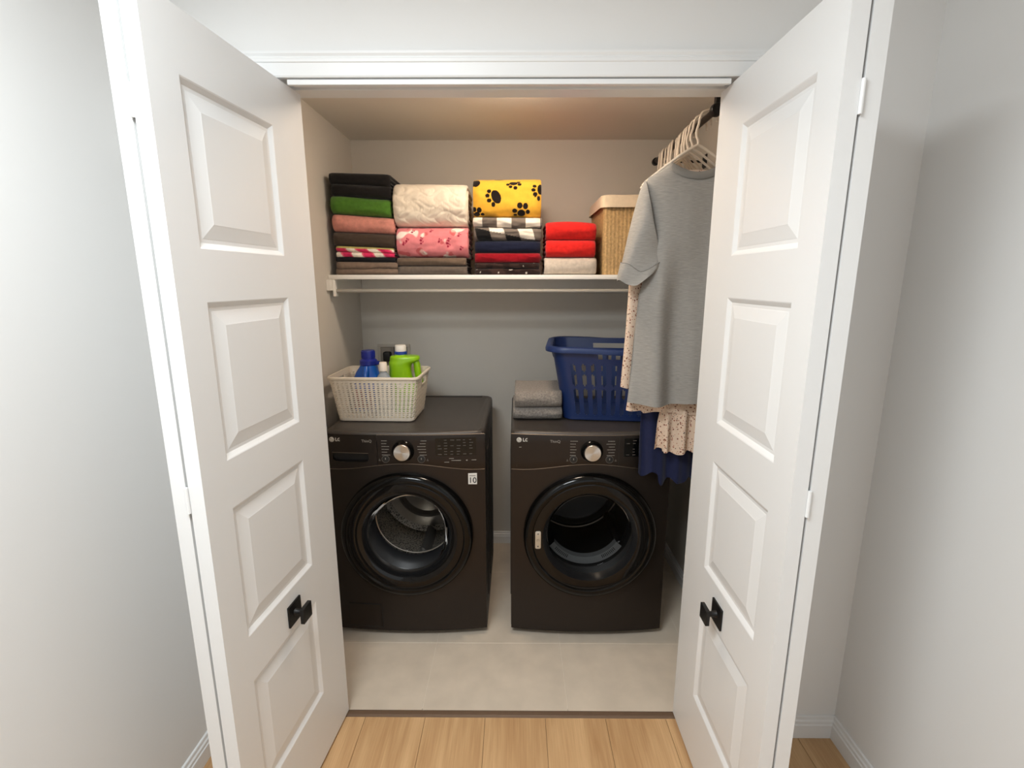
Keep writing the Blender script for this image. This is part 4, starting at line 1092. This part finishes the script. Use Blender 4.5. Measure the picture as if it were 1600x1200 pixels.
def hanger_pts(hw, drop):
    cx = -0.034
    hook = [(0.026, 0, -0.020), (0.0265, 0, -0.004), (0.022, 0, 0.010), (0.010, 0, 0.0165), (-0.006, 0, 0.0165), (-0.024, 0, 0.010), (-0.032, 0, -0.004), (-0.036, 0, -0.028), (-0.042, 0, -0.050), (-0.040, 0, -0.066), (cx, 0, -0.080), (cx, 0, -0.093)]
    sh = []
    for i in range(13):
        t = i / 12; sh.append((cx - hw * t, 0, -0.093 - drop * (t ** 1.15)))
    tip = [(cx - hw - 0.006, 0, -0.100 - drop), (cx - hw - 0.004, 0, -0.110 - drop)]
    left = sh + tip; right = [(2 * cx - x, y, z) for x, y, z in left]
    loop = left + [(cx - hw * 0.5, 0, -0.112 - drop), (cx, 0, -0.112 - drop), (cx + hw * 0.5, 0, -0.112 - drop)] + right[::-1][:-1]
    return hook, loop
def make_hanger(hw, drop, label, group=None):
    root = empty('clothes_hanger', (RX, 1.85, RZ), 0, label, 'hanger', group)
    hook, loop = hanger_pts(hw, drop)
    sm = []
    H_ = [Vector(p) for p in hook]
    for i in range(len(H_) - 1):
        p0, p1, p2, p3 = H_[max(i - 1, 0)], H_[i], H_[i + 1], H_[min(i + 2, len(H_) - 1)]
        for s in range(3):
            t = s / 3; sm.append(0.5 * ((2 * p1) + (p2 - p0) * t + (2 * p0 - 5 * p1 + 4 * p2 - p3) * t * t + (3 * p1 - p0 - 3 * p2 + p3) * t ** 3))
    sm.append(H_[-1])
    mb = MB(); mb.tube(sm, 0.0042, 8); mb.build('hook', M['hanger_white'], root)
    mb = MB(); mb.tube(loop, 0.0046, 8, closed=True); mb.build('frame', M['hanger_white'], root)
    return root
hg = make_hanger(0.170, 0.118, 'frontmost white plastic hanger, carrying the grey shirt'); hg.location = (RX, 1.853, RZ)
h2 = make_hanger(0.165, 0.118, 'white plastic hanger carrying the flowered dress, second on the rod'); h2.location = (RX - 0.002, 1.905, RZ)
h3 = make_hanger(0.16, 0.118, 'white plastic hanger carrying the navy dress, third on the rod'); h3.location = (RX, 1.952, RZ)
first = None
gl = 'white plastic hanger hanging empty on the dark rod behind the clothes'
ys = [2.005, 2.035, 2.062, 2.088, 2.13, 2.165, 2.205, 2.24, 2.275, 2.31, 2.345, 2.375, 2.405, 2.435]
for i, y in enumerate(ys):
    if first is None: first = make_hanger(0.125, 0.052, gl, 'empty white hangers'); o = first
    else: o = copy_tree(first)
    o.location = (RX + random.uniform(-0.003, 0.003), y, RZ)
    o.rotation_euler = (0, random.uniform(-0.07, 0.07), R(40 + 22 * min(1, i / 6) + random.uniform(-4, 4)))

# ---------------------------------------------------------------- clothes
def knit_mat():
    m = bpy.data.materials.new('grey_ribbed_knit'); m.use_nodes = True; nt = m.node_tree; b = nt.nodes['Principled BSDF']
    tc = nt.nodes.new('ShaderNodeTexCoord'); mp = nt.nodes.new('ShaderNodeMapping'); mp.inputs['Scale'].default_value = (45, 45, 600)
    nt.links.new(tc.outputs['Object'], mp.inputs[0])
    n = nt.nodes.new('ShaderNodeTexNoise'); n.inputs['Scale'].default_value = 1.0; n.inputs['Detail'].default_value = 4
    nt.links.new(mp.outputs[0], n.inputs['Vector'])
    cr = nt.nodes.new('ShaderNodeValToRGB'); cr.color_ramp.elements[0].position = 0.3; cr.color_ramp.elements[0].color = lin(144, 141, 136)
    cr.color_ramp.elements[1].position = 0.72; cr.color_ramp.elements[1].color = lin(166, 162, 156)
    nt.links.new(n.outputs['Fac'], cr.inputs[0]); nt.links.new(cr.outputs[0], b.inputs['Base Color'])
    bp = nt.nodes.new('ShaderNodeBump'); bp.inputs['Strength'].default_value = 0.4; bp.inputs['Distance'].default_value = 0.0015
    nt.links.new(n.outputs['Fac'], bp.inputs['Height']); nt.links.new(bp.outputs[0], b.inputs['Normal'])
    b.inputs['Roughness'].default_value = 0.95; b.inputs['Specular IOR Level'].default_value = 0.1
    b.inputs['Sheen Weight'].default_value = 0.1
    return m
M['knit'] = knit_mat(); M['seam'] = mat('grey_seam_thread', (126, 123, 118), 0.9)
def flor_mat():
    m = bpy.data.materials.new('cream_floral_cotton'); m.use_nodes = True; nt = m.node_tree; b = nt.nodes['Principled BSDF']
    tc = nt.nodes.new('ShaderNodeTexCoord')
    cur = None
    for sc, th, c in ((92, 0.24, (132, 82, 66)), (120, 0.22, (184, 128, 106)), (78, 0.15, (92, 80, 76))):
        mp = nt.nodes.new('ShaderNodeMapping'); mp.inputs['Location'].default_value = (sc * .13, sc * .07, sc * .21); mp.inputs['Scale'].default_value = (1, 0.6, 0.8)
        nt.links.new(tc.outputs['Object'], mp.inputs[0])
        vo = nt.nodes.new('ShaderNodeTexVoronoi'); vo.inputs['Scale'].default_value = sc; nt.links.new(mp.outputs[0], vo.inputs['Vector'])
        lt = nt.nodes.new('ShaderNodeMath'); lt.operation = 'LESS_THAN'; lt.inputs[1].default_value = th; nt.links.new(vo.outputs['Distance'], lt.inputs[0])
        mx = nt.nodes.new('ShaderNodeMix'); mx.data_type = 'RGBA'
        if cur: nt.links.new(cur, mx.inputs['A'])
        else: mx.inputs['A'].default_value = lin(222, 198, 176)
        mx.inputs['B'].default_value = lin(*c); nt.links.new(lt.outputs[0], mx.inputs['Factor']); cur = mx.outputs['Result']
    nt.links.new(cur, b.inputs['Base Color']); b.inputs['Roughness'].default_value = 0.9; b.inputs['Specular IOR Level'].default_value = 0.15
    return m
M['floral'] = flor_mat()
M['navy_cloth'] = fabric('navy_cotton', (35, 40, 70), 0.2, 500, var=0.06)

def garment(keys, cy, n=96, folds=(0, 0), seed=0, sub=6, e=2.2, hem=None, top_dip=None, back=1.0):
    """closed tube of cloth. keys (top to bottom): z, x-left, x-right, half depth, fold amplitude"""
    K = [Vector((k[1], k[2], k[3], k[4])) for k in keys]; Zs = [k[0] for k in keys]; rings = []
    tot = (len(keys) - 1) * sub
    for i in range(len(keys) - 1):
        for s in range(sub + (1 if i == len(keys) - 2 else 0)):
            t = s / sub; q = K[i].lerp(K[i + 1], t); z = Zs[i] + (Zs[i + 1] - Zs[i]) * t
            g = (i * sub + s) / tot
            ring = []
            for k in range(n):
                a = 2 * PI * k / n; c, si = math.cos(a), math.sin(a)
                xx = 0.5 * (q[0] + q[1]) + 0.5 * (q[1] - q[0]) * abs(c) ** (2 / e) * (1 if c > 0 else -1)
                yy = q[2] * abs(si) ** (2 / e) * (1 if si > 0 else -1)
                fo = q[3] * (math.sin(xx * folds[0] + seed + 0.6 * math.sin(z * 5 + seed)) + 0.5 * math.sin(xx * folds[1] + 1.7 * seed + z * 3)) if folds[0] else 0
                fo += q[3] * 0.8 * noise.noise(Vector((xx * 9, z * 5, seed + (2 if si > 0 else 0))))
                dz = 0
                if hem and g > 0.9: dz += hem(xx, si) * (g - 0.9) / 0.1
                if top_dip: dz += top_dip(xx, si) * max(0.0, (z - 1.86) / (Zs[0] - 1.86))
                ring.append((xx, cy + yy * (1 if si < 0 else back) + fo * (1 if si < 0 else 0.8 * back), z + dz))
            rings.append(ring)
    return rings
# grey T-shirt
ts = empty('t_shirt', (0.63, 1.853, 1.14), 0, 'grey short sleeved ribbed shirt hanging on the front hanger at right', 'shirt')
off = Vector((-0.63, -1.853, -1.14))
def shift(rings): return [[tuple(Vector(p) + off) for p in r] for r in rings]
c = 0.630
dip = lambda x, s: (-0.036 * max(0, 1 - ((x - c) / 0.088) ** 2) if s < 0 else -0.075 * max(0, 1 - ((x - c) / 0.088) ** 2) ** 0.6)
rings = garment([(2.003, c - 0.088, c + 0.088, 0.020, 0), (1.978, c - 0.122, c + 0.122, 0.028, 0), (1.955, c - 0.165, c + 0.165, 0.034, 0.001), (1.925, c - 0.180, c + 0.180, 0.040, 0.002), (1.86, c - 0.158, c + 0.158, 0.047, 0.003),
                 (1.76, c - 0.140, c + 0.140, 0.05, 0.006), (1.66, c - 0.150, c + 0.150, 0.046, 0.009), (1.55, c - 0.176, c + 0.176, 0.040, 0.013), (1.40, c - 0.186, c + 0.186, 0.034, 0.016), (1.25, c - 0.194, c + 0.194, 0.030, 0.018), (1.14, c - 0.201, c + 0.201, 0.028, 0.019)],
                1.853, n=120, folds=(31, 57), seed=1.2, top_dip=dip, back=0.5, hem=lambda x, s: 0.006 * math.sin(x * 20))
mb = MB(); mb.loft(shift(rings)); mb.build('shirt_body', M['knit'], ts, smooth=80)
# collar band follows the neckline
top = shift([rings[0]])[0]
mb = MB(); col = []
for d, h in ((0.001, -0.023), (0.0035, -0.0215), (0.0045, -0.010), (0.0035, 0.003), (0.0, 0.004), (-0.001, 0.0)):
    ring = []
    for k in range(120):
        a = 2 * PI * k / 120; p = top[k]; s = math.sin(a)
        ring.append((p[0] * (1 - h * 7.0 if h < -0.005 else 1), p[1] + (d + 0.003 - min(h, 0) * 0.42) * (1 if s > 0 else -1) * (abs(s) ** 0.3), p[2] + h))
    col.append(ring)
mb.loft(col); mb.build('collar', mat('grey_collar_knit', (132, 129, 124), 0.95, spec=0.1, bump=0.4, bscale=500), ts, smooth=80)
# sleeves: fans of rings from armhole to rolled cuff
def sleeve(sgn, squeeze=1.0):
    O = [(0.452, 1.945), (0.437, 1.905), (0.422, 1.84), (0.405, 1.76), (0.389, 1.68), (0.376, 1.618), (0.372, 1.603)]
    I = [(0.505, 1.70), (0.520, 1.69), (0.522, 1.685), (0.523, 1.68), (0.523, 1.672), (0.522, 1.664), (0.521, 1.655)]
    D = [0.040, 0.046, 0.05, 0.052, 0.054, 0.055, 0.055]
    SG = [0.0, 0.0, 0.006, 0.016, 0.028, 0.036, 0.038]
    rings = []; n = 48
    def ring(f):
        k = min(int(f), len(O) - 2); t = f - k
        L = lambda A: A[k] + (A[k + 1] - A[k]) * t
        o = Vector(O[k]).lerp(Vector(O[k + 1]), t); i_ = Vector(I[k]).lerp(Vector(I[k + 1]), t); d, sg = L(D), L(SG)
        m_ = (o + i_) / 2; h = (o - i_) / 2; per_ = Vector((-0.35, -1)).normalized()
        out = []
        for q in range(n):
            a = 2 * PI * q / n; c_, s_ = math.cos(a), math.sin(a)
            p = m_ + h * c_ + per_ * sg * 1.15 * (1 - abs(c_) ** 1.3) * (1.0 if s_ > 0 else 0.75)
            wv = 0.0075 * math.sin(a * 3 + f * 0.8) * min(1, f / 2)
            x = p.x
            if sgn > 0: x = 0.63 + (0.63 - p.x) * squeeze
            out.append((x, 1.850 - s_ * d * (1 if s_ > 0 else .8) + wv, p.y + 0.003 * math.sin(a * 4 + f)))
        return out
    fs_ = [i * 0.25 for i in range(23)] + [5.9, 6.0]
    rings = [ring(f) for f in fs_[:-1]]
    mb = MB(); mb.loft(shift(rings))
    sl = mb.build('sleeve', M['knit'], ts, smooth=80)
    # rolled cuff
    def grow(r_, s):
        m_ = sum((Vector(p) for p in r_), Vector()) / len(r_)
        return [tuple(m_ + (Vector(p) - m_) * s) for p in r_]
    cf = [grow(ring(4.2), 0.99), grow(ring(4.2), 1.08), grow(ring(5.2), 1.085), grow(ring(5.97), 1.055), grow(ring(6.0), 1.02), grow(ring(5.95), 0.99), grow(ring(4.2), 0.98)]
    mb = MB(); mb.loft(shift(cf)); mb.build('cuff', M['knit'], sl, smooth=30)
    mb = MB(); mb.tube(shift([grow(ring(4.2), 1.078)])[0], 0.0014, 6, closed=True); mb.build('cuff_seam', M['seam'], sl)
sleeve(-1); sleeve(1, 0.86)
# cream flowered dress: bodice with long sleeve, tiered ruffle
fd = empty('floral_dress', (0.64, 1.905, 0.92), 0, 'cream dress with small brown flowers and ruffled hem behind the grey shirt', 'dress')
off = Vector((-0.64, -1.905, -0.92))
rings = garment([(1.99, 0.55, 0.71, 0.010, 0), (1.955, 0.49, 0.77, 0.014, 0), (1.93, 0.47, 0.79, 0.016, 0), (1.6, 0.475, 0.79, 0.018, 0.002), (1.3, 0.455, 0.80, 0.018, 0.004), (1.092, 0.437, 0.815, 0.016, 0.006)], 1.905, n=110, folds=(45, 90), seed=3, hem=lambda x, s: 0.012 * (x < 0.5) - 0.006 * math.sin(x * 30) - 0.012 * (x - .44))
mb = MB(); mb.loft(shift(rings)); mb.build('bodice', M['floral'], fd, smooth=80)
rings = garment([(1.10, 0.575, 0.79, 0.010, 0.004), (1.05, 0.567, 0.795, 0.012, 0.008), (0.98, 0.562, 0.80, 0.013, 0.011), (0.925, 0.558, 0.81, 0.013, 0.013)], 1.905, n=160, folds=(105, 160), seed=4, hem=lambda x, s: 0.018 * (x < 0.59) - 0.006 * math.sin(x * 70))
mb = MB(); mb.loft(shift(rings)); mb.build('ruffle', M['floral'], fd, smooth=80)
rings = garment([(1.93, 0.475, 0.52, 0.010, 0), (1.86, 0.450, 0.515, 0.014, 0.001), (1.6, 0.428, 0.49, 0.015, 0.002), (1.4, 0.422, 0.475, 0.015, 0.003), (1.195, 0.412, 0.462, 0.013, 0.003)], 1.908, n=48, folds=(60, 0), seed=5, hem=lambda x, s: -0.012 * (x - 0.41) / .05)
mb = MB(); mb.loft(shift(rings)); mb.build('sleeve', M['floral'], fd, smooth=80)
rings = garment([(1.93, 0.76, 0.80, 0.010, 0), (1.6, 0.79, 0.835, 0.014, 0.002), (1.195, 0.80, 0.85, 0.013, 0.003)], 1.908, n=48, folds=(60, 0), seed=6)
mb = MB(); mb.loft(shift(rings)); mb.build('sleeve', M['floral'], fd, smooth=80)
# navy dress
nd = empty('navy_dress', (0.64, 1.95, 0.80), 0, 'navy blue pleated dress hanging lowest, in front of the dryer', 'dress')
off = Vector((-0.64, -1.95, -0.80))
rings = garment([(1.985, 0.56, 0.70, 0.008, 0), (1.95, 0.50, 0.76, 0.010, 0), (1.6, 0.52, 0.76, 0.012, 0.001), (1.3, 0.52, 0.78, 0.012, 0.004), (1.0, 0.513, 0.80, 0.008, 0.010), (0.80, 0.513, 0.815, 0.007, 0.013)], 1.956, n=160, folds=(62, 118), seed=7,
                hem=lambda x, s: (0.012 if x < 0.60 else -0.02) + 0.012 * math.sin(x * 80) + 0.01 * noise.noise(Vector((x * 40, s, 1))))
mb = MB(); mb.loft(shift(rings)); mb.build('dress_body', M['navy_cloth'], nd, smooth=80)
